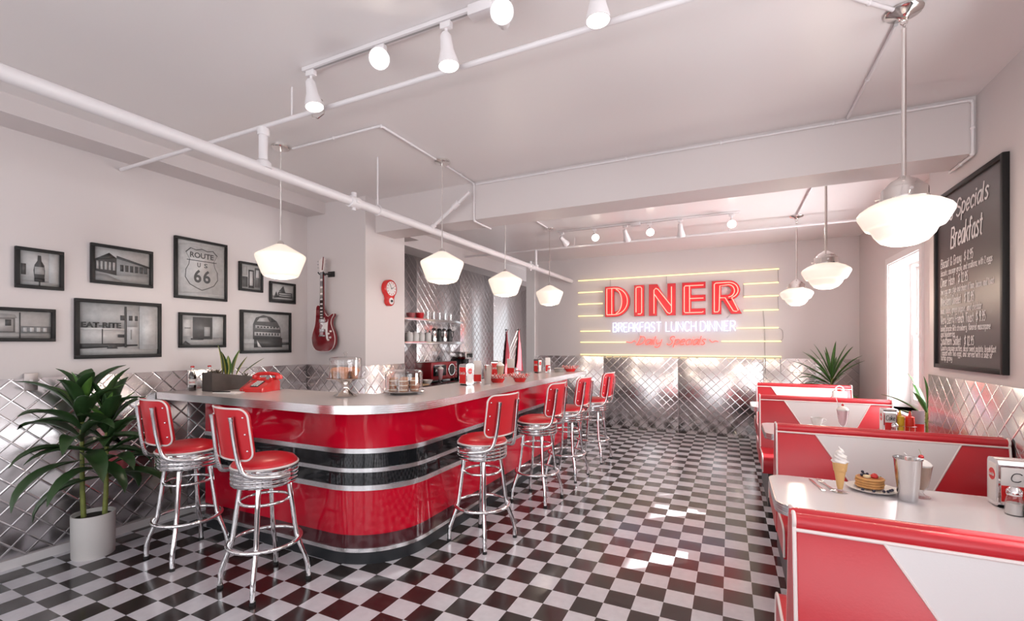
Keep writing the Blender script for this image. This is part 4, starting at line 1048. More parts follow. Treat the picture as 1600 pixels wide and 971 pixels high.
# ------------------------------------------------------------------ things on the bar
Z = CT+.0005
M['cola'] = mat('cola', (.022, .006, .004), .06, spec=.6)
M['label_red'] = mat('red_label', (.62, .015, .015), .4)
M['label_white'] = mat('white_label', (.72, .68, .66), .45)
def wrap_text(b, text, r, h, z0, a0, slant=.25, wd=.0016, squeeze=None):
    ss, W_ = strokes(text, h, 1.0, slant, squeeze)
    for s_ in ss: b.tube([(r*math.cos(a0+(x-W_/2)/r), r*math.sin(a0+(x-W_/2)/r), z0+z) for x, z in s_], wd/2, 4)
def bottle_soda(x, y, lab, lm, tm):
    t = thing('soda_bottle', lab, 'bottle', (x, y, Z), 0, 'soda bottles beside the planter')
    MB().lathe([(0, .002), (.024, .002), (.026, .01), (.0265, .04), (.0245, .07), (.0265, .105), (.024, .130), (.014, .155), (0, .156)], n=24).build('drink', M['cola'], t)
    MB().lathe([(.024, 0), (.0275, .006), (.028, .04), (.0255, .07), (.028, .105), (.0255, .132), (.0145, .162), (.0125, .185), (.0125, .195)], n=24).build('glass_body', M['glass'], t, recalc=True)
    lb = MB().lathe([(.0283, .050), (.0278, .060), (.0268, .072), (.0285, .098)], n=24).build('label', lm, t)
    b = MB(); wrap_text(b, 'Coca-Cola', .0282, .011, .068, -.75, .3, .0018, .042); b.build('label_script', tm, lb, recalc=False)
    MB().lathe([(0, .208), (.013, .207), (.015, .196), (.0135, .194), (0, .194)], n=18).build('cap', M['red_paint'], t)
bottle_soda(-4.05, 2.31, 'dark soda bottle with a white label, left of the wooden planter', M['label_white'], M['label_red'])
bottle_soda(-4.02, 2.43, 'dark soda bottle with a red label, touching distance from the planter', M['label_red'], M['label_white'])
t = thing('wooden_planter', 'dark wooden planter box with striped pointed leaves on the bar', 'planter', (-3.88, 2.51, Z))
b = MB()
def trough(x0, x1, y0, y1, z0, za, zb_):
    return [[Vector((x0, y0, z0)), Vector((x1, y0, z0)), Vector((x1, y1, z0)), Vector((x0, y1, z0))], [Vector((x0, y0, za)), Vector((x1, y0, za)), Vector((x1, y1, zb_)), Vector((x0, y1, zb_))]]
for x0, x1, y0, y1 in ((-.075, -.063, -.18, .20), (.048, .060, -.18, .20)): b.rings(trough(x0, x1, y0, y1, 0, .155, .100))
for y0, y1, zz_ in ((-.18, -.167, .154), (.187, .20, .099)): b.rings(trough(-.0625, .0475, y0, y1, 0, zz_, zz_))
b.box(-.0625, .0475, -.1665, .1865, .002, .012); bx_ = b.build('box', M['wood_dark'], t)
MB().rings(trough(-.062, .047, -.166, .186, .013, .138, .085)).build('soil', M['soil'], t)
rnd = random.Random(4)
for k, (y, az, el, L, wd) in enumerate(((-.05, 4.4, 1.50, .29, .062), (-.02, 4.9, 1.42, .23, .06), (.03, 1.3, 1.36, .25, .085), (.06, .9, 1.15, .20, .07), (.09, 1.2, .72, .26, .035), (.0, 2.6, 1.3, .2, .05))):
    b = MB(); leaf(b, (-.01, y, .10), az, el, L, wd, .15, fold=.18); lf = b.build('leaf', M['leaf_light'] if k in (2, 5) else M['leaf'], t, ang=70)
    b = MB(); leaf(b, (-.009+.002, y-.002, .101), az, el, L*.96, wd*.35, .15, fold=.18); b.build('leaf_stripe', M['leaf_yellow'], lf, ang=70)
M['succulent'] = mat('dusky_succulent', (.10, .075, .05), .5, var=.5, vscale=50)
for k, (x, y) in enumerate(((-.02, -.13), (.02, -.10), (-.03, -.085), (.025, .13))):
    b = MB()
    for q in range(11): leaf(b, (x, y, .128 if y < 0 else .09), q*2.4, .3+.1*q, .05, .018, .0, n=4)
    b.build('succulent', M['succulent'], t, ang=70)
# red telephone
t = thing('telephone', 'red push button desk telephone on the bar', 'telephone', (-3.51, 2.545, Z), math.radians(14))
pr = [(-.105, 0), (.105, 0), (.105, .070), (.085, .092), (.025, .092), (-.095, .038), (-.105, .028)]
MB().rings([[Vector((x*s_, y*s_ if 1 else y, z)) for y, z in pr] for x, s_ in ((-.098, .94), (-.090, 1), (.090, 1), (.098, .94))]).build('body', M['red_paint'], t)
kp = frame_mat((0, -.045, .0628), (1, 0, 0), (0, math.cos(.424), math.sin(.424)), (0, -math.sin(.424), math.cos(.424)))
pd = MB().box(-.036, .036, -.048, .048, -.002, .003, .002, M=kp).build('keypad', M['black'], t)
for r_ in range(4):
    for c_ in range(3): MB().box(-.030+.022*c_, -.014+.022*c_, -.040+.021*r_, -.026+.021*r_, .003, .008, .002, M=kp).build('button', M['label_white'], pd)
for s in (-1, 1): MB().box(s*.06-.018, s*.06+.018, .03, .105, .088, .108, .006).build('cradle', M['red_paint'], t)
b = MB(); b.tube(cat_rom([(-.115, .065, .118), (-.085, .068, .136), (0, .068, .142), (.085, .068, .136), (.115, .065, .118)], 5), .0155, 12)
for s in (-1, 1): b.lathe([(0, -.032), (.026, -.030), (.030, -.016), (.026, .004), (0, .010)], n=20, M=Matrix.Translation((s*.108, .065, .124)) @ Matrix.Rotation(s*-.18, 4, 'Y'))
b.build('handset', M['red_paint'], t)
cp = []
for k in range(120):
    f = k/119; a = k*.9; c0 = Vector((-.115-.05*math.sin(PI*f), .03-.12*f, .012+.085*(1-f)**3))
    cp.append(c0+Vector((math.cos(a)*.007, 0, math.sin(a)*.007)))
MB().tube(cp, .0022, 5).build('coiled_cord', M['red_paint'], t)
t = thing('notepad', 'white order pad with a pen lying in front of the telephone', 'notepad', (-3.62, 2.335, Z), .25)
MB().box(-.10, .10, -.05, .06, 0, .006, .001).build('pages', M['paper'], t)
MB().tube([(-.12, -.03, .011), (-.115, -.03, .011), (.02, -.012, .011), (.03, -.011, .011)], [.002, .0045, .0045, .002], 8).build('pen', M['black'], t)
# cake stand with muffins
def dome_at(t, r, z0, h, knob):
    d = MB().rings([[Vector((rr*math.cos(2*PI*k/40), rr*math.sin(2*PI*k/40), z)) for k in range(40)] for rr, z in ((r, z0), (r, z0+h*.86), (r*.985, z0+h*.95), (r*.93, z0+h), (r*.4, z0+h*1.04), (.008, z0+h*1.045))], cap0=False).build('glass_dome', M['glass'], t)
    if knob: MB().lathe([(0, 0), (.009, 0), (.007, .012), (.014, .024), (.012, .034), (0, .038)], (0, 0, z0+h*1.045), 18).build('knob', M['glass'], d)
CX_, CY_ = -2.60, 2.565
t = thing('cake_stand', 'silver pedestal cake stand with muffins under a glass dome', 'cake stand', (CX_, CY_, Z))
MB().lathe([(0, 0), (.080, 0), (.083, .008), (.066, .022), (.040, .038), (.023, .060), (.021, .072), (.030, .092), (.054, .114), (.09, .127), (.134, .132), (.137, .137), (.13, .139), (0, .139)], n=44).build('stand', M['nickel'], t)
dome_at(t, .116, .1395, .150, True)
M['muffin'] = mat('muffin_crumb', (.50, .20, .085), .8, var=.35, vscale=60, bump=.5, bscale=120)
M['muffin_top'] = mat('muffin_top', (.62, .25, .12), .7, var=.4, vscale=45, bump=.6, bscale=90)
for k in range(6):
    a = k*PI/3+.2
    if k == 5: a, rr = 0, 0
    else: a, rr = k*2*PI/5+.3, .072
    m_ = thing('muffin', 'golden muffin under the glass dome of the pedestal stand', 'muffin', (CX_+rr*math.cos(a), CY_+rr*math.sin(a), Z+.140), 0, 'muffins on the cake stand')
    MB().lathe([(0, 0), (.023, 0), (.031, .040), (0, .040)], n=22).build('base', M['muffin'], m_)
    MB().lathe([(0, .0405), (.033, .0405), (.037, .050), (.033, .064), (.018, .076), (0, .079)], n=22).build('top', M['muffin_top'], m_)
# cookie plate
PX_, PY_ = -2.335, 2.915
t = thing('cake_plate', 'low silver plate of stacked sandwich cookies under a glass dome', 'cake plate', (PX_, PY_, Z))
MB().lathe([(0, 0), (.10, 0), (.11, .008), (.16, .016), (.168, .022), (.165, .025), (.14, .020), (0, .018)], n=48).build('plate', M['nickel'], t)
dome_at(t, .145, .0260, .155, True)
M['cookie'] = mat('cookie', (.46, .22, .12), .75, var=.3, vscale=70, bump=.4, bscale=150)
M['filling'] = mat('cream_filling', (.74, .62, .50), .6)
ck0 = thing('sandwich_cookie', 'cream filled cookie stacked under the low glass dome', 'cookie', (0, 0, 0), 0, 'cookies under the low glass dome')
MB().lathe([(0, 0), (.030, 0), (.034, .005), (.033, .011), (0, .012)], n=20).build('biscuit', M['cookie'], ck0)
MB().lathe([(0, .0121), (.031, .0121), (.031, .0199), (0, .02)], n=20).build('filling', M['filling'], ck0)
MB().lathe([(0, .0201), (.033, .0205), (.034, .026), (.028, .032), (0, .034)], n=20).build('biscuit', M['cookie'], ck0)
first = True
for k in range(7):
    a = k*PI/3+.1; rr = .092 if k < 6 else 0
    for q_ in range(3):
        c = ck0 if first else copy_tree(ck0); first = False
        c.location = (PX_+rr*math.cos(a)+.002*(q_ % 2), PY_+rr*math.sin(a), Z+.0205+.0345*q_)
# napkin dispensers, menus, cups
M['ad_red'] = mat('red_ad_panel', (.66, .02, .02), .4)
def script_panel(text, Mx, w_, h_, m, parent, th=.0014, slant=.3):
    ss, W_ = strokes(text, h_, 1.0, slant, w_); b = MB()
    for s_ in ss: b.tube([Mx @ Vector((x-w_/2, z-h_/2, .0012)) for x, z in s_], th, 4)
    return b.build('script', m, parent, recalc=False)
def face_mat(o, n):     # panel frame with normal n (unit, horizontal)
    n = Vector(n); ex = Vector((-n.y, n.x, 0)); return frame_mat(o, ex, (0, 0, 1), n)
def dispenser(x, y, z, rz, w_, d_, h_, label, front, sidedisc=True, grp=None, fronttext='Coca-Cola'):
    t = thing('napkin_dispenser', label, 'napkin dispenser', (x, y, z), rz, grp)
    b = MB()
    prof = rrect(-d_/2, d_/2, .004, h_, .022, 5)
    body = b.rings([[Vector((xx, a, c)) for a, c in prof] for xx in (-w_/2+.004, w_/2-.004)]).build('chrome_body', M['chrome'], t, ang=30)
    MB().box(-w_/2+.01, w_/2-.01, -d_/2+.006, d_/2-.006, 0, .0038).build('base', M['rubber'], t)
    for s in (-1, 1):
        p = MB().box(-w_/2+.012, w_/2-.012, s*d_/2-.0025, s*d_/2+.0025, .018, h_-.03, .001).build('front_panel', M['ad_red'] if front == 'red' else M['label_white'], t)
        if s < 0:
            F_ = face_mat((0, -d_/2-.0028, h_*.58), (0, -1, 0))
            if front == 'red': script_panel(fronttext, F_, w_*.62, .026, M['label_white'], p)
            else:
                MB().box(-w_/2+.012, w_/2-.012, -d_/2-.0034, -d_/2-.0026, .03, h_*.48).build('red_band', M['ad_red'], p)
                script_panel('Coke', face_mat((0, -d_/2-.0028, h_*.66), (0, -1, 0)), w_*.6, .036, M['black'], p, .0018, .1)
                script_panel('Delicious with', face_mat((-.01, -d_/2-.0028, h_*.80), (0, -1, 0)), w_*.55, .012, M['ad_red'], p, .0008, .1) if False else None
    for s in (-1, 1):
        sp_ = MB().box(s*(w_/2-.004)-.002, s*(w_/2-.004)+.002, -d_/2+.014, d_/2-.014, .02, h_-.02, .001).build('side_panel', M['label_white'], t)
        if sidedisc:
            ds = MB().lathe([(0, .0021), (d_*.27, .0021), (d_*.27, .0032), (0, .0034)], n=26, M=Matrix.Translation((s*(w_/2-.004), 0, h_*.66)) @ Matrix.Rotation(s*PI/2, 4, 'Y')).build('red_disc', M['ad_red'], sp_)
            script_panel('Coca-Cola', face_mat((s*(w_/2-.0005), 0, h_*.66), (s, 0, 0)), d_*.42, .014, M['label_white'], ds, .0007)
    return t
def card(x, y, z, rz, w_, h_, label, top, bot, cut=.45, base=True):
    t = thing('menu_stand', label, 'menu', (x, y, z), rz)
    MB().box(-w_/2, w_/2, -.012, .012, 0, .012, .002).build('holder', M['glass' if False else 'chrome'], t)
    c = MB().box(-w_/2+.003, w_/2-.003, -.002, .002, .0125, h_, .0005).build('card', top, t)
    MB().box(-w_/2+.006, w_/2-.006, -.0028, -.0021, .016, h_*cut).build('printed_block', bot, c)
    return t
def steel_cup(x, y, z, h, rt, rb, label):
    t = thing('milkshake_cup', label, 'metal cup', (x, y, z))
    MB().lathe([(0, 0), (rb*.94, 0), (rb, .005), (rt*.985, h-.006), (rt*1.04, h-.003), (rt*1.04, h), (rt*.97, h-.002), (rb*.93, .010), (0, .008)], n=44).build('body', M['steel'], t, ang=50)
    return t
def shake_glass(x, y, z, h, r, label, drink, grp=None, straw=(.3, .2), cherry=True):
    t = thing('milkshake', label, 'milkshake', (x, y, z), 0, grp)
    prof = [(.0, .0), (r*.85, 0), (r*.85, .004), (r*.35, .012), (r*.18, .022), (r*.30, .032), (r*.62, .05), (r*.80, h*.6), (r, h*.97), (r*1.04, h)]
    MB().lathe(prof[1:], n=30).build('glass', M['glass'], t, recalc=True)
    MB().lathe([(0, .036), (r*.28, .036), (r*.58, .052), (r*.76, h*.6), (r*.95, h*.95), (0, h*.95)], n=28).build('drink', drink, t)
    b = MB(); b.lathe([(0, h*.952), (r*.96, h*.952), (r*1.0, h*1.0), (r*.85, h*1.06), (r*.55, h*1.12), (r*.2, h*1.17), (0, h*1.18)], n=22); b.build('whipped_cream', M['cream'], t)
    if cherry:
        c = MB().sph((0, 0, h*1.18+.007), .0105, n=14, m=9).build('cherry', M['cherry'], t)
        MB().tube([(0, 0, h*1.18+.016), (-.003, 0, h*1.18+.03), (-.008, .002, h*1.18+.042)], .0009, 5).build('cherry_stem', M['stem'], c)
    if straw: MB().tube([(-.4*r, .1*r, h*.96), (-.4*r+straw[0]*(-.08), .1*r, h*.96+straw[1])], .0032, 8).build('straw', M['label_white'], t)
    return t
M['cream'] = mat('whipped_cream', (.80, .76, .73), .5)
M['cherry'] = mat('cherry', (.55, .01, .015), .15, coat=.5)
M['choc'] = mat('chocolate_shake', (.42, .24, .16), .4)
M['vanilla'] = mat('vanilla_shake', (.62, .46, .30), .4)
M['pink'] = mat('pink_shake', (.72, .42, .46), .4)
M['fries'] = mat('fries', (.75, .36, .16), .6, var=.3, vscale=60)
def basket(x, y, rz, label):
    t = thing('food_basket', label, 'food basket', (x, y, Z), rz, 'paper lined food baskets on the bar')
    def ell(r, z, n=28): return [Vector((r*1.25*math.cos(2*PI*k/n), r*.85*math.sin(2*PI*k/n), z)) for k in range(n)]
    MB().rings([ell(.045, 0), ell(.066, .040), ell(.068, .042), ell(.064, .042), ell(.044, .004)]).build('basket', M['red_paint'], t)
    rr = random.Random(int(x*1000)); n = 36
    def wav(r, z, a, ph): return [Vector((r*1.25*math.cos(2*PI*k/n)*(1+a*math.sin(k*2.1+ph)), r*.85*math.sin(2*PI*k/n)*(1+a*math.cos(k*1.7+ph)), z*(1+a*1.5*math.sin(k*2.6+ph)))) for k in range(n)]
    b = MB(); b.rings([wav(.020, .006, 0, 0), wav(.058, .043, .06, 1), wav(.090, .074, .17, 1), wav(.0905, .075, .17, 1), wav(.056, .044, .06, 1), wav(.018, .0075, 0, 0)])
    b.build('paper_liner', M['liner'], t)
    b = MB()
    for k in range(26):
        a = rr.uniform(0, 2*PI); q_ = rr.uniform(0, .04); d = Vector((rr.uniform(-1, 1), rr.uniform(-1, 1), rr.uniform(.1, .7))).normalized()
        b.box(-.004, .004, -.004, .004, -.022, .022, M=aim((q_*1.2*math.cos(a), q_*.8*math.sin(a), .042+.012*rr.random()), d))
    f = b.build('fries', M['fries'], t); f['kind'] = 'stuff'
def gingham():
    m = mat('red_gingham_paper', (.8, .8, .8), .6); nt = m.node_tree; tc = nt.nodes.new('ShaderNodeTexCoord'); ckk = nt.nodes.new('ShaderNodeTexChecker')
    ckk.inputs['Scale'].default_value = 62; ckk.inputs['Color1'].default_value = (.70, .05, .04, 1); ckk.inputs['Color2'].default_value = (.78, .70, .68, 1)
    nt.links.new(tc.outputs['Object'], ckk.inputs[0]); nt.links.new(ckk.outputs[0], nt.nodes['Principled BSDF'].inputs['Base Color']); return m
M['liner'] = gingham()
def shaker(x, y, z, h, r, label, fill, grp=None):
    t = thing('salt_shaker', label, 'shaker', (x, y, z), 0, grp)
    MB().lathe([(0, 0), (r*.95, 0), (r, .004), (r*.92, h*.45), (r*.72, h*.70), (0, h*.70)], n=20).build('glass_jar', M['glass'], t)
    MB().lathe([(0, .003), (r*.88, .004), (r*.84, h*.42), (0, h*.42)], n=20).build('filling', fill, t)
    MB().lathe([(0, h*.701), (r*.80, h*.701), (r*.84, h*.74), (r*.80, h*.88), (r*.45, h*.98), (0, h)], n=20).build('cap', M['chrome'], t)
M['salt'] = mat('salt', (.8, .78, .76), .8); M['pepper'] = mat('pepper', (.10, .07, .05), .8, var=.5, vscale=200)
dispenser(-2.262, 3.745, Z, -.24, .105, .10, .200, 'red fronted napkin dispenser nearest the cookie plate', 'red', grp='napkin dispensers')
card(-2.275, 3.98, Z, .25, .088, .222, 'white menu card standing behind the metal cup', M['label_white'], M['ad_red'], .38)
steel_cup(-2.150, 3.965, Z, .182, .046, .033, 'tapered steel milkshake cup on the bar under the pendant')
dispenser(-2.44, 4.70, Z, .1, .095, .10, .195, 'red napkin dispenser behind the bar milkshake', 'red', grp='napkin dispensers')
shake_glass(-2.174, 4.285, Z, .165, .043, 'tall vanilla milkshake with straw on the bar', M['vanilla'], None, (.15, .075), False)
basket(-2.125, 4.125, 0, 'red gingham lined basket left of the bar milkshake')
basket(-1.955, 4.29, -.3, 'red gingham lined basket right of the bar milkshake')
card(-2.44, 5.09, Z, .05, .105, .205, 'white menu card with a red lower half, behind the gingham baskets', M['label_white'], M['ad_red'], .45)
shaker(-2.33, 5.02, Z, .105, .026, 'glass shaker in front of the menu card behind the baskets', M['salt'])
dispenser(-2.325, 5.69, Z, -.3, .085, .085, .190, 'red napkin dispenser near the far end of the bar', 'red', grp='napkin dispensers')
card(-2.225, 5.80, Z, .35, .070, .200, 'white menu card near the far end of the bar', M['label_white'], M['label_red'], .5)
shaker(-2.175, 5.72, Z, .095, .026, 'glass shaker at the far end of the bar', M['salt'])
t = thing('plate_stack', 'small stack of white side plates at the far end of the bar', 'plates', (-2.12, 5.96, Z))
for k in range(5): MB().lathe([(0, .0), (.045, 0), (.07, .008), (.072, .010), (.045, .004), (0, .004)], (0, 0, .011*k), 28).build('plate', M['pot'], t)
basket(-2.01, 6.11, .2, 'red gingham lined basket at the far end of the bar')
# ------------------------------------------------------------------ things on the booth tables
T = .7605
def flatware(name, lab, x, y, rz, kind):
    t = thing(name, lab, 'cutlery', (x, y, T), rz)
    M_ = M['nickel']
    b = MB(); b.rings([[Vector((-w_, l, .001)), Vector((w_, l, .001)), Vector((w_, l, .001+h_)), Vector((-w_, l, .001+h_))] for l, w_, h_ in ((-.10, .004, .002), (-.095, .0075, .004), (-.05, .006, .004), (.0, .004, .004), (.01, .004, .004))])
    b.build('handle', M_, t)
    if kind == 'knife':
        MB().prism([(-.005, .0101), (.005, .0101), (.009, .05), (.008, .095), (-.002, .112), (-.005, .10)], .002, .0035).build('blade', M_, t)
    else:
        MB().prism([(-.004, .0101), (.004, .0101), (.011, .045), (.011, .06), (-.011, .06), (-.011, .045)], .002, .0045).build('fork_head', M_, t)
        for k in range(4): MB().box(-.0105+.0057*k, -.0073+.0057*k, .0602, .1, .002, .0045, .0005).build('tine', M_, t)
flatware('table_knife', 'silver table knife at the aisle end of the pancake table', .385, 2.690, .16, 'knife')
flatware('table_fork', 'silver fork beside the knife on the pancake table', .428, 2.705, .22, 'fork')
# soft serve cone in a footed holder
t = thing('ice_cream_cone', 'white soft serve ice cream cone standing on a glass foot', 'ice cream', (.467, 2.622, T))
M['wafer'] = mat('wafer', (.66, .40, .16), .65, bump=.25, bscale=160)
MB().lathe([(0, 0), (.036, 0), (.037, .003), (.012, .007), (.009, .014), (0, .014)], n=28).build('glass_foot', M['glass'], t)
MB().lathe([(0, .0145), (.010, .0145), (.0135, .03), (.020, .08), (.0225, .092), (.0225, .098), (.026, .100), (.030, .134), (.031, .141), (.028, .141), (0, .138)], n=26).build('wafer_cone', M['wafer'], t)
b = MB(); rgs = []; n = 28
for k in range(34):
    f = k/33; zz_ = .140+.075*f; r0 = .031*(1-f**1.5)*(.92+.12*math.sin(2*PI*f*3.2))+.0012; a0 = f*2*PI*2.6
    rgs.append([Vector((r0*math.cos(2*PI*j/n)*(1+.10*math.sin(4*2*PI*j/n+a0*2))+.004*f*math.cos(a0), r0*math.sin(2*PI*j/n)*(1+.10*math.sin(4*2*PI*j/n+a0*2)), zz_)) for j in range(n)])
b.rings(rgs).build('soft_serve', M['cream'], t, ang=80)
# pancakes
t = thing('dinner_plate', 'white oval plate under the pancakes', 'plate', (.610, 2.715, T))
MB().lathe([(0, 0), (.062, 0), (.075, .006), (.100, .013), (.102, .016), (.098, .0155), (.072, .010), (0, .008)], n=44).build('plate', M['pot'], t)
M['pancake'] = mat('pancake_edge', (.62, .33, .12), .7, var=.3, vscale=40, bump=.2)
M['pancake_top'] = mat('pancake_brown', (.42, .16, .05), .6, var=.35, vscale=35)
for k in range(4):
    p = thing('pancake', 'golden pancake in the stack on the white plate', 'pancake', (.600+.002*(k % 2), 2.717-.001*k, T+.0165+.0118*k), 0, 'pancakes in the stack')
    MB().lathe([(0, 0), (.052, 0), (.0565, .004), (.0565, .008), (.053, .0112), (0, .0112)], n=32).build('batter', M['pancake'], p)
    MB().lathe([(0, .01125), (.051, .01125), (.045, .0117), (0, .0117)], n=32).build('browned_top', M['pancake_top'], p)
ztop = T+.0165+.0118*4
M['blueberry'] = mat('blueberry', (.020, .022, .05), .4); M['banana'] = mat('banana', (.78, .66, .42), .5)
M['strawberry'] = mat('strawberry', (.60, .03, .03), .3, bump=.5, bscale=220)
for x, y, z in ((.570, 2.715, ztop), (.583, 2.735, ztop), (.597, 2.742, ztop), (.576, 2.728, ztop+.012), (.560, 2.650, T+.0105), (.600, 2.640, T+.0105), (.640, 2.650, T+.0105), (.668, 2.668, T+.0130), (.678, 2.680, T+.0135), (.656, 2.655, T+.0115)):
    q_ = thing('blueberry', 'dark blueberry scattered on and around the pancakes', 'blueberry', (x, y, z), 0, 'blueberries on the pancakes')
    MB().sph((0, 0, .0065), .0065, n=14, m=9).build('berry', M['blueberry'], q_)
q_ = thing('strawberry', 'red strawberry half on top of the pancakes', 'strawberry', (.616, 2.700, ztop))
MB().lathe([(0, 0), (.012, 0), (.0155, .005), (.014, .013), (.008, .020), (0, .023)], n=18).build('fruit', M['strawberry'], q_)
b = MB()
for k in range(4): leaf(b, (.013, .002, .006), k*1.57, .3, .014, .007, .3, n=4)
b.build('leaf_cap', M['leaf_light'], q_, ang=70)
tag(MB().lathe([(0, 0), (.013, 0), (.0145, .003), (.0145, .008), (.013, .011), (0, .011)], (.585, 2.693, ztop), 20).build('banana_slice', M['banana']), 'pale banana slice on top of the pancakes', 'banana')
steel_cup(.715, 2.610, T, .190, .052, .035, 'tapered steel milkshake cup on the pancake table')
shake_glass(.785, 2.690, T, .150, .040, 'chocolate milkshake with cherry and straw behind the steel cup', M['choc'], None, (.55, .05))
dispenser(1.130, 2.705, T, 0, .205, .095, .205, 'big chrome napkin dispenser with a red disc on the pancake table', 'white')
shaker(1.050, 2.580, T, .115, .030, 'glass salt shaker in front of the big napkin dispenser, nearer the aisle', M['salt'])
shaker(1.100, 2.560, T, .105, .030, 'glass pepper shaker in front of the big napkin dispenser, nearer the wall', M['pepper'])
# second table
t = thing('coffee_cup', 'white coffee cup and saucer on the second booth table', 'cup', (.650, 4.545, T))
MB().lathe([(0, 0), (.04, 0), (.07, .012), (.072, .015), (.035, .007), (0, .007)], n=32).build('saucer', M['pot'], t)
cpb = MB().lathe([(0, .0155), (.024, .0155), (.040, .045), (.046, .082), (.044, .082), (.037, .045), (.022, .020), (0, .020)], n=32).build('cup', M['pot'], t)
MB().lathe([(0, .066), (.0415, .066), (0, .067)], n=28).build('coffee', M['cola'], t)
MB().tube(cat_rom([(.040, 0, .070), (.062, 0, .068), (.064, 0, .050), (.040, 0, .040)], 5), .0045, 8).build('handle', M['pot'], cpb)
shake_glass(.820, 4.500, T, .165, .042, 'pink milkshake with a cherry and white straw', M['pink'], None, (.35, .10))
dispenser(1.105, 4.47, T, 0, .09, .11, .195, 'chrome napkin dispenser beside the mustard bottle', 'white')
def squeeze(x, y, m, lab):
    t = thing('squeeze_bottle', lab, 'bottle', (x, y, T))
    MB().lathe([(0, .004), (.026, .004), (.028, .010), (.028, .115), (.026, .128), (0, .128)], n=26).build('body', m, t)
    MB().lathe([(0, .1285), (.027, .1285), (.027, .140), (.012, .146), (.0045, .186), (0, .187)], n=22).build('nozzle', m, t)
M['mustard'] = mat('mustard_plastic', (.85, .52, .03), .35); M['ketchup'] = mat('ketchup_plastic', (.70, .03, .015), .35)
squeeze(1.172, 4.45, M['mustard'], 'yellow mustard squeeze bottle in the wire caddy')
squeeze(1.232, 4.45, M['ketchup'], 'red ketchup squeeze bottle in the wire caddy')
t = thing('condiment_caddy', 'chrome wire caddy around the mustard and ketchup bottles', 'caddy', (1.203, 4.45, T))
b = MB(); 
for z in (.004, .07): b.tube([(x, y, z) for x, y in rrect(-.066, .066, -.036, .036, .02, 4)], .0022, 6, True)
b.build('wire_rim', M['chrome'], t)
for k, (x, y) in enumerate(((-.05, -.036), (-.017, -.036), (.017, -.036), (.05, -.036), (-.05, .036), (.05, .036))): MB().tube([(x, y, .004), (x, y, .07)], .0018, 6).build('upright', M['chrome'], t)
M['lilac'] = mat('lilac_menu_card', (.42, .34, .38), .5)
card(1.295, 4.50, T, .1, .085, .185, 'lilac menu card with a red lower half on the second table', M['lilac'], M['ad_red'], .45)
shaker(1.120, 4.37, T, .10, .026, 'glass shaker before the napkin dispenser on the second table', M['salt'])
# third table
t = thing('table_caddy', 'white caddy with a ring handle on the farthest booth table', 'caddy', (1.085, 6.12, T))
MB().box(-.065, .065, -.045, .045, 0, .17, .012).build('box', M['pot'], t)
MB().tube(cat_rom([(-.03, 0, .165), (-.034, 0, .205), (0, 0, .23), (.034, 0, .205), (.03, 0, .165)], 5), .006, 8).build('handle', M['white'], t)
for k in range(3): MB().lathe([(0, .172), (.014, .172), (.014, .19), (0, .192)], (-.035+.035*k, .018, 0), 14).build('cap', M['ketchup'] if k == 1 else M['paper'], t)
# ------------------------------------------------------------------ kitchen along the left wall
KZ = .90
t = thing('work_counter', 'stainless steel work counter along the kitchen wall', 'counter', (-3.9, 6.1, 0))
MB().box(-.31, .27, -1.85, 1.9, .08, .86, .004).build('cabinet', M['steel'], t)
MB().box(-.29, .22, -1.83, 1.88, 0, .079).build('kick', M['kick'], t)
MB().box(-.311, .30, -1.86, 1.91, .8605, KZ, .006).build('worktop', M['black_lam'], t)
def shelf(z, lab):
    t = thing('wall_shelf', lab, 'shelf', (XL+.009, 5.80, z), 0, 'steel kitchen shelves')
    MB().box(0, .23, -.95, .70, -.004, 0).build('board', M['steel'], t)
    MB().box(.226, .231, -.95, .70, -.03, .004, .001).build('front_lip', M['steel'], t)
    for y in (-.62, .66):
        MB().rings([[Vector((x, y+d, zz_)) for x, zz_ in ((0, -.005), (.21, -.005), (.205, -.03), (.02, -.21), (0, -.21))] for d in (-.003, .003)]).build('bracket', M['steel'], t)
shelf(1.812, 'upper steel wall shelf with red bowls and glasses')
shelf(1.480, 'lower steel wall shelf with white jars and dark pitchers')
SXk = XL+.009
M['bowl_red'] = mat('red_plastic_bowl', (.62, .012, .02), .3); M['bowl_dull'] = mat('faded_red_bowl', (.45, .10, .11), .4)
def bowlstack(y, n, m, lab, x=SXk+.12):
    t = thing('bowl_stack', lab, 'bowls', (x, y, 1.8165))
    for k in range(n): MB().lathe([(0, 0), (.045, 0), (.062, .045), (.065, .062), (.060, .062), (.042, .006), (0, .006)], (0, 0, .012*k), 26).build('bowl', m, t)
bowlstack(5.255, 2, M['bowl_dull'], 'faded red bowls at the left end of the upper kitchen shelf')
bowlstack(5.46, 3, M['bowl_red'], 'bright red bowls stacked on the upper kitchen shelf')
for k in range(10):
    g_ = thing('drinking_glass', 'clear drinking glass in the row on the upper kitchen shelf', 'glass', (SXk+.14-.06*(k % 2), 5.62+.078*k, 1.8165), 0, 'glasses on the upper kitchen shelf')
    MB().lathe([(0, 0), (.028, 0), (.034, .115), (.0325, .115), (.0265, .006), (0, .006)], n=22).build('tumbler', M['glass'], g_)
for k, y in enumerate((5.22, 5.36, 5.50, 5.66)):
    g_ = thing('storage_jar', 'pale storage jar on the lower kitchen shelf', 'jar', (SXk+.12, y, 1.4845), 0, 'jars on the lower kitchen shelf')
    MB().lathe([(0, 0), (.050, 0), (.054, .01), (.054, .10), (.046, .115), (0, .115)], n=24).build('body', M['pot'], g_)
    MB().lathe([(0, .1155), (.047, .1155), (.047, .13), (.012, .134), (.010, .148), (0, .149)], n=24).build('lid', M['paper'], g_)
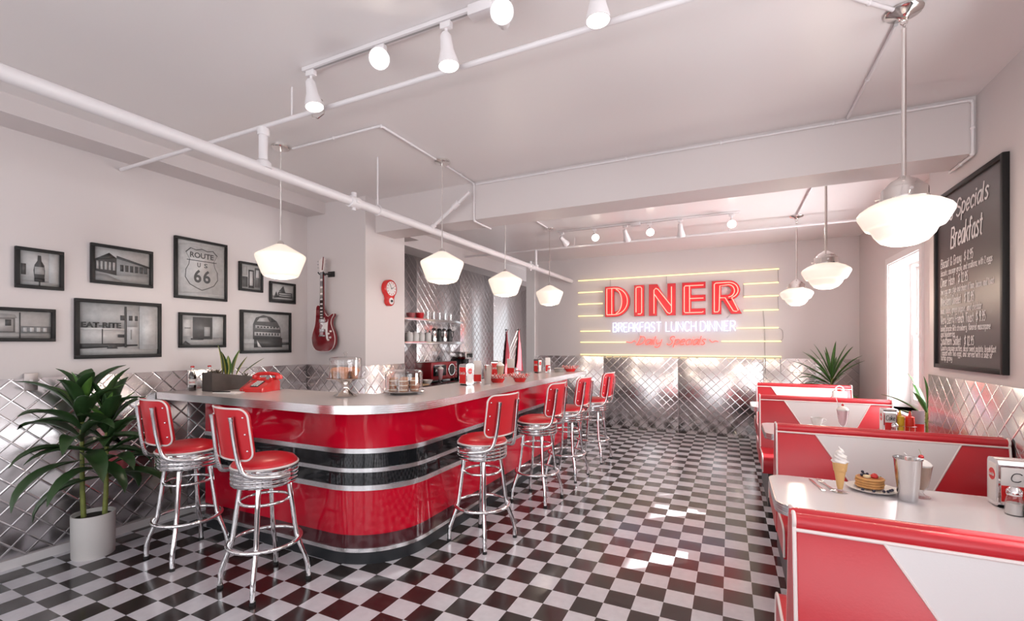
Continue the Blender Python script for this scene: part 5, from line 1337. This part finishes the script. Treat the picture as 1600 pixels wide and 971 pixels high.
for k, y in enumerate((5.82, 5.96, 6.10, 6.25)):
    g_ = thing('coffee_pitcher', 'dark handled coffee pitcher on the lower kitchen shelf', 'pitcher', (SXk+.12, y, 1.4845), 0, 'pitchers on the lower kitchen shelf')
    MB().lathe([(0, 0), (.046, 0), (.050, .05), (.036, .12), (.032, .17), (.038, .185), (0, .185)], n=22).build('body', M['black'] if k % 2 else M['steel'], g_)
    MB().lathe([(0, .1855), (.037, .1855), (.03, .20), (.008, .205), (0, .215)], n=20).build('lid', M['black'], g_)
    MB().tube(cat_rom([(.034, 0, .165), (.075, 0, .16), (.075, 0, .09), (.046, 0, .06)], 5), .006, 8).build('handle', M['black'], g_)
MB_ = None
t = thing('espresso_machine', 'red coffee machine with a round dial on the kitchen counter', 'coffee machine', (-3.93, 5.66, KZ+.001))
M['machine_red'] = mat('dark_red_enamel', (.24, .006, .012), .2, coat=.5)
MB().box(-.16, .15, -.34, .34, .03, .29, .02).build('body', M['machine_red'], t)
for x in (-.12, .11):
    for y in (-.3, .3): MB().lathe([(0, 0), (.018, 0), (.016, .0305), (0, .0305)], (x, y, 0), 14).build('foot', M['rubber'], t)
dm = MB().lathe([(0, 0), (.082, 0), (.082, .012), (.074, .016), (0, .012)], n=32, M=Matrix.Translation((.150, .16, .165)) @ Matrix.Rotation(PI/2, 4, 'Y')).build('dial', M['black'], t)
MB().ring((0, 0, .010), .082, .006, 32, 6, M=Matrix.Translation((.150, .16, .165)) @ Matrix.Rotation(PI/2, 4, 'Y')).build('dial_ring', M['chrome'], dm)
MB().box(.150, .154, -.30, .02, .09, .24, .004).build('front_window', M['black_lam'], t)
MB().box(.154, .164, -.28, -.04, .235, .25, .003).build('handle', M['chrome'], t)
for k in range(4): MB().lathe([(0, 0), (.010, 0), (.008, .012), (0, .013)], n=14, M=Matrix.Translation((.150, .285, .09+.05*k)) @ Matrix.Rotation(PI/2, 4, 'Y')).build('knob', M['chrome'], t)
t = thing('coffee_brewer', 'black and silver drip brewer right of the red coffee machine', 'coffee machine', (-3.92, 6.36, KZ+.001))
MB().box(-.15, .14, -.13, .13, 0, .04, .006).build('base', M['black'], t)
MB().box(-.15, -.03, -.12, .12, .0405, .30, .006).build('column', M['black'], t)
MB().box(-.15, .14, -.13, .13, .3005, .42, .01).build('head', M['steel'], t)
MB().box(.141, .145, -.09, .09, .33, .395, .002).build('display', M['black_lam'], t)
MB().lathe([(0, .041), (.06, .041), (.07, .10), (.05, .17), (.055, .19), (0, .19)], (.05, 0, 0), 24).build('carafe', M['cola'], t)
MB().lathe([(0, .2), (.06, .2), (.065, .3), (0, .3)], (.05, 0, 0), 20).build('filter_basket', M['black'], t)
shake_glass(-3.70, 5.42, KZ+.001, .20, .045, 'pink milkshake in front of the red coffee machine', M['pink'], None, None, False)
t = thing('mixing_bowl', 'white bowl on the kitchen counter left of the coffee machine', 'bowl', (-3.72, 5.14, KZ+.001))
MB().lathe([(0, 0), (.035, 0), (.068, .05), (.072, .062), (.067, .062), (.032, .008), (0, .008)], n=28).build('bowl', M['pot'], t)
M['wood'] = mat('pale_wood', (.52, .34, .20), .6, var=.25, vscale=25)
tag(MB().box(-3.80, -3.62, 4.80, 5.05, KZ+.001, KZ+.022, .006).build('cutting_board', M['wood']), 'pale wooden cutting board on the kitchen counter', 'cutting board')
for k, y in enumerate((4.86, 4.98, 5.10)):
    g_ = thing('syrup_bottle', 'small dark bottle against the wall left of the coffee machine', 'bottle', (-4.02, y, KZ+.001), 0, 'small bottles by the kitchen wall')
    MB().lathe([(0, 0), (.028, 0), (.030, .09), (.012, .125), (.012, .15), (0, .15)], n=18).build('body', M['cola'], g_)
    MB().lathe([(0, .1505), (.014, .1505), (.014, .172), (0, .173)], n=16).build('cap', M['paper'], g_)
# aprons
M['cloth'] = mat('pink_red_apron_cloth', (.56, .085, .11), .85, bump=.3, bscale=50)
def apron(y, z0, wd, lab):
    t = thing('hanging_apron', lab, 'apron', (XL+.009, y, z0), 0, 'aprons on the kitchen wall')
    n = 22; rgs = []
    for f, hw, dp in ((0, .012, .02), (.10, .018, .03), (.22, .024, .035), (.30, .05, .045), (.50, .085, .055), (.75, .12, .06), (1.0, wd, .06)):
        z = -.04-f*.86; r_ = []
        for k in range(n):
            a = 2*PI*k/n; cx = math.cos(a); sy = math.sin(a)
            fold = 1+.22*math.sin(a*5+f*2)*min(1, f*1.6)
            r_.append(Vector((dp*(1+cx*fold)*.5+.004, hw*sy*(1+.06*math.sin(a*3)), z-.02*math.sin(a*2)*f)))
        rgs.append(r_)
    MB().rings(rgs).build('cloth', M['cloth'], t, ang=80)
    hk_ = MB(); hk_.lathe([(0, 0), (.018, 0), (.018, .006), (0, .007)], n=16, M=Matrix.Rotation(PI/2, 4, 'Y')); hk_.tube([(.006, 0, 0), (.03, 0, -.012), (.045, 0, -.008), (.048, 0, .012)], .005, 8)
    hk_.build('wall_hook', M['black'], t)
    MB().tube(cat_rom([(.03, -.006, -.06), (.034, -.014, -.02), (.036, 0, -.004), (.034, .014, -.02), (.03, .006, -.06)], 4), .004, 6).build('neck_loop', M['cloth'], t)
apron(8.56, 1.74, .15, 'pink red apron on a kitchen wall hook, nearer the coffee machines')
apron(9.16, 1.76, .20, 'pink red apron on a kitchen wall hook, farther back')
# ------------------------------------------------------------------ render view
vs = sc.view_settings
sc.display_settings.display_device = 'sRGB'
vs.view_transform = 'Standard'; vs.look = 'None'; vs.gamma = 1; vs.use_curve_mapping = False
vs.exposure = 0.34
sc.cycles.use_denoising = True
sc.cycles.max_bounces = 10; sc.cycles.diffuse_bounces = 5; sc.cycles.glossy_bounces = 5; sc.cycles.transparent_max_bounces = 24
sc.cycles.sample_clamp_indirect = 6
sc.cycles.caustics_reflective = False; sc.cycles.caustics_refractive = False
bpy.context.view_layer.update()
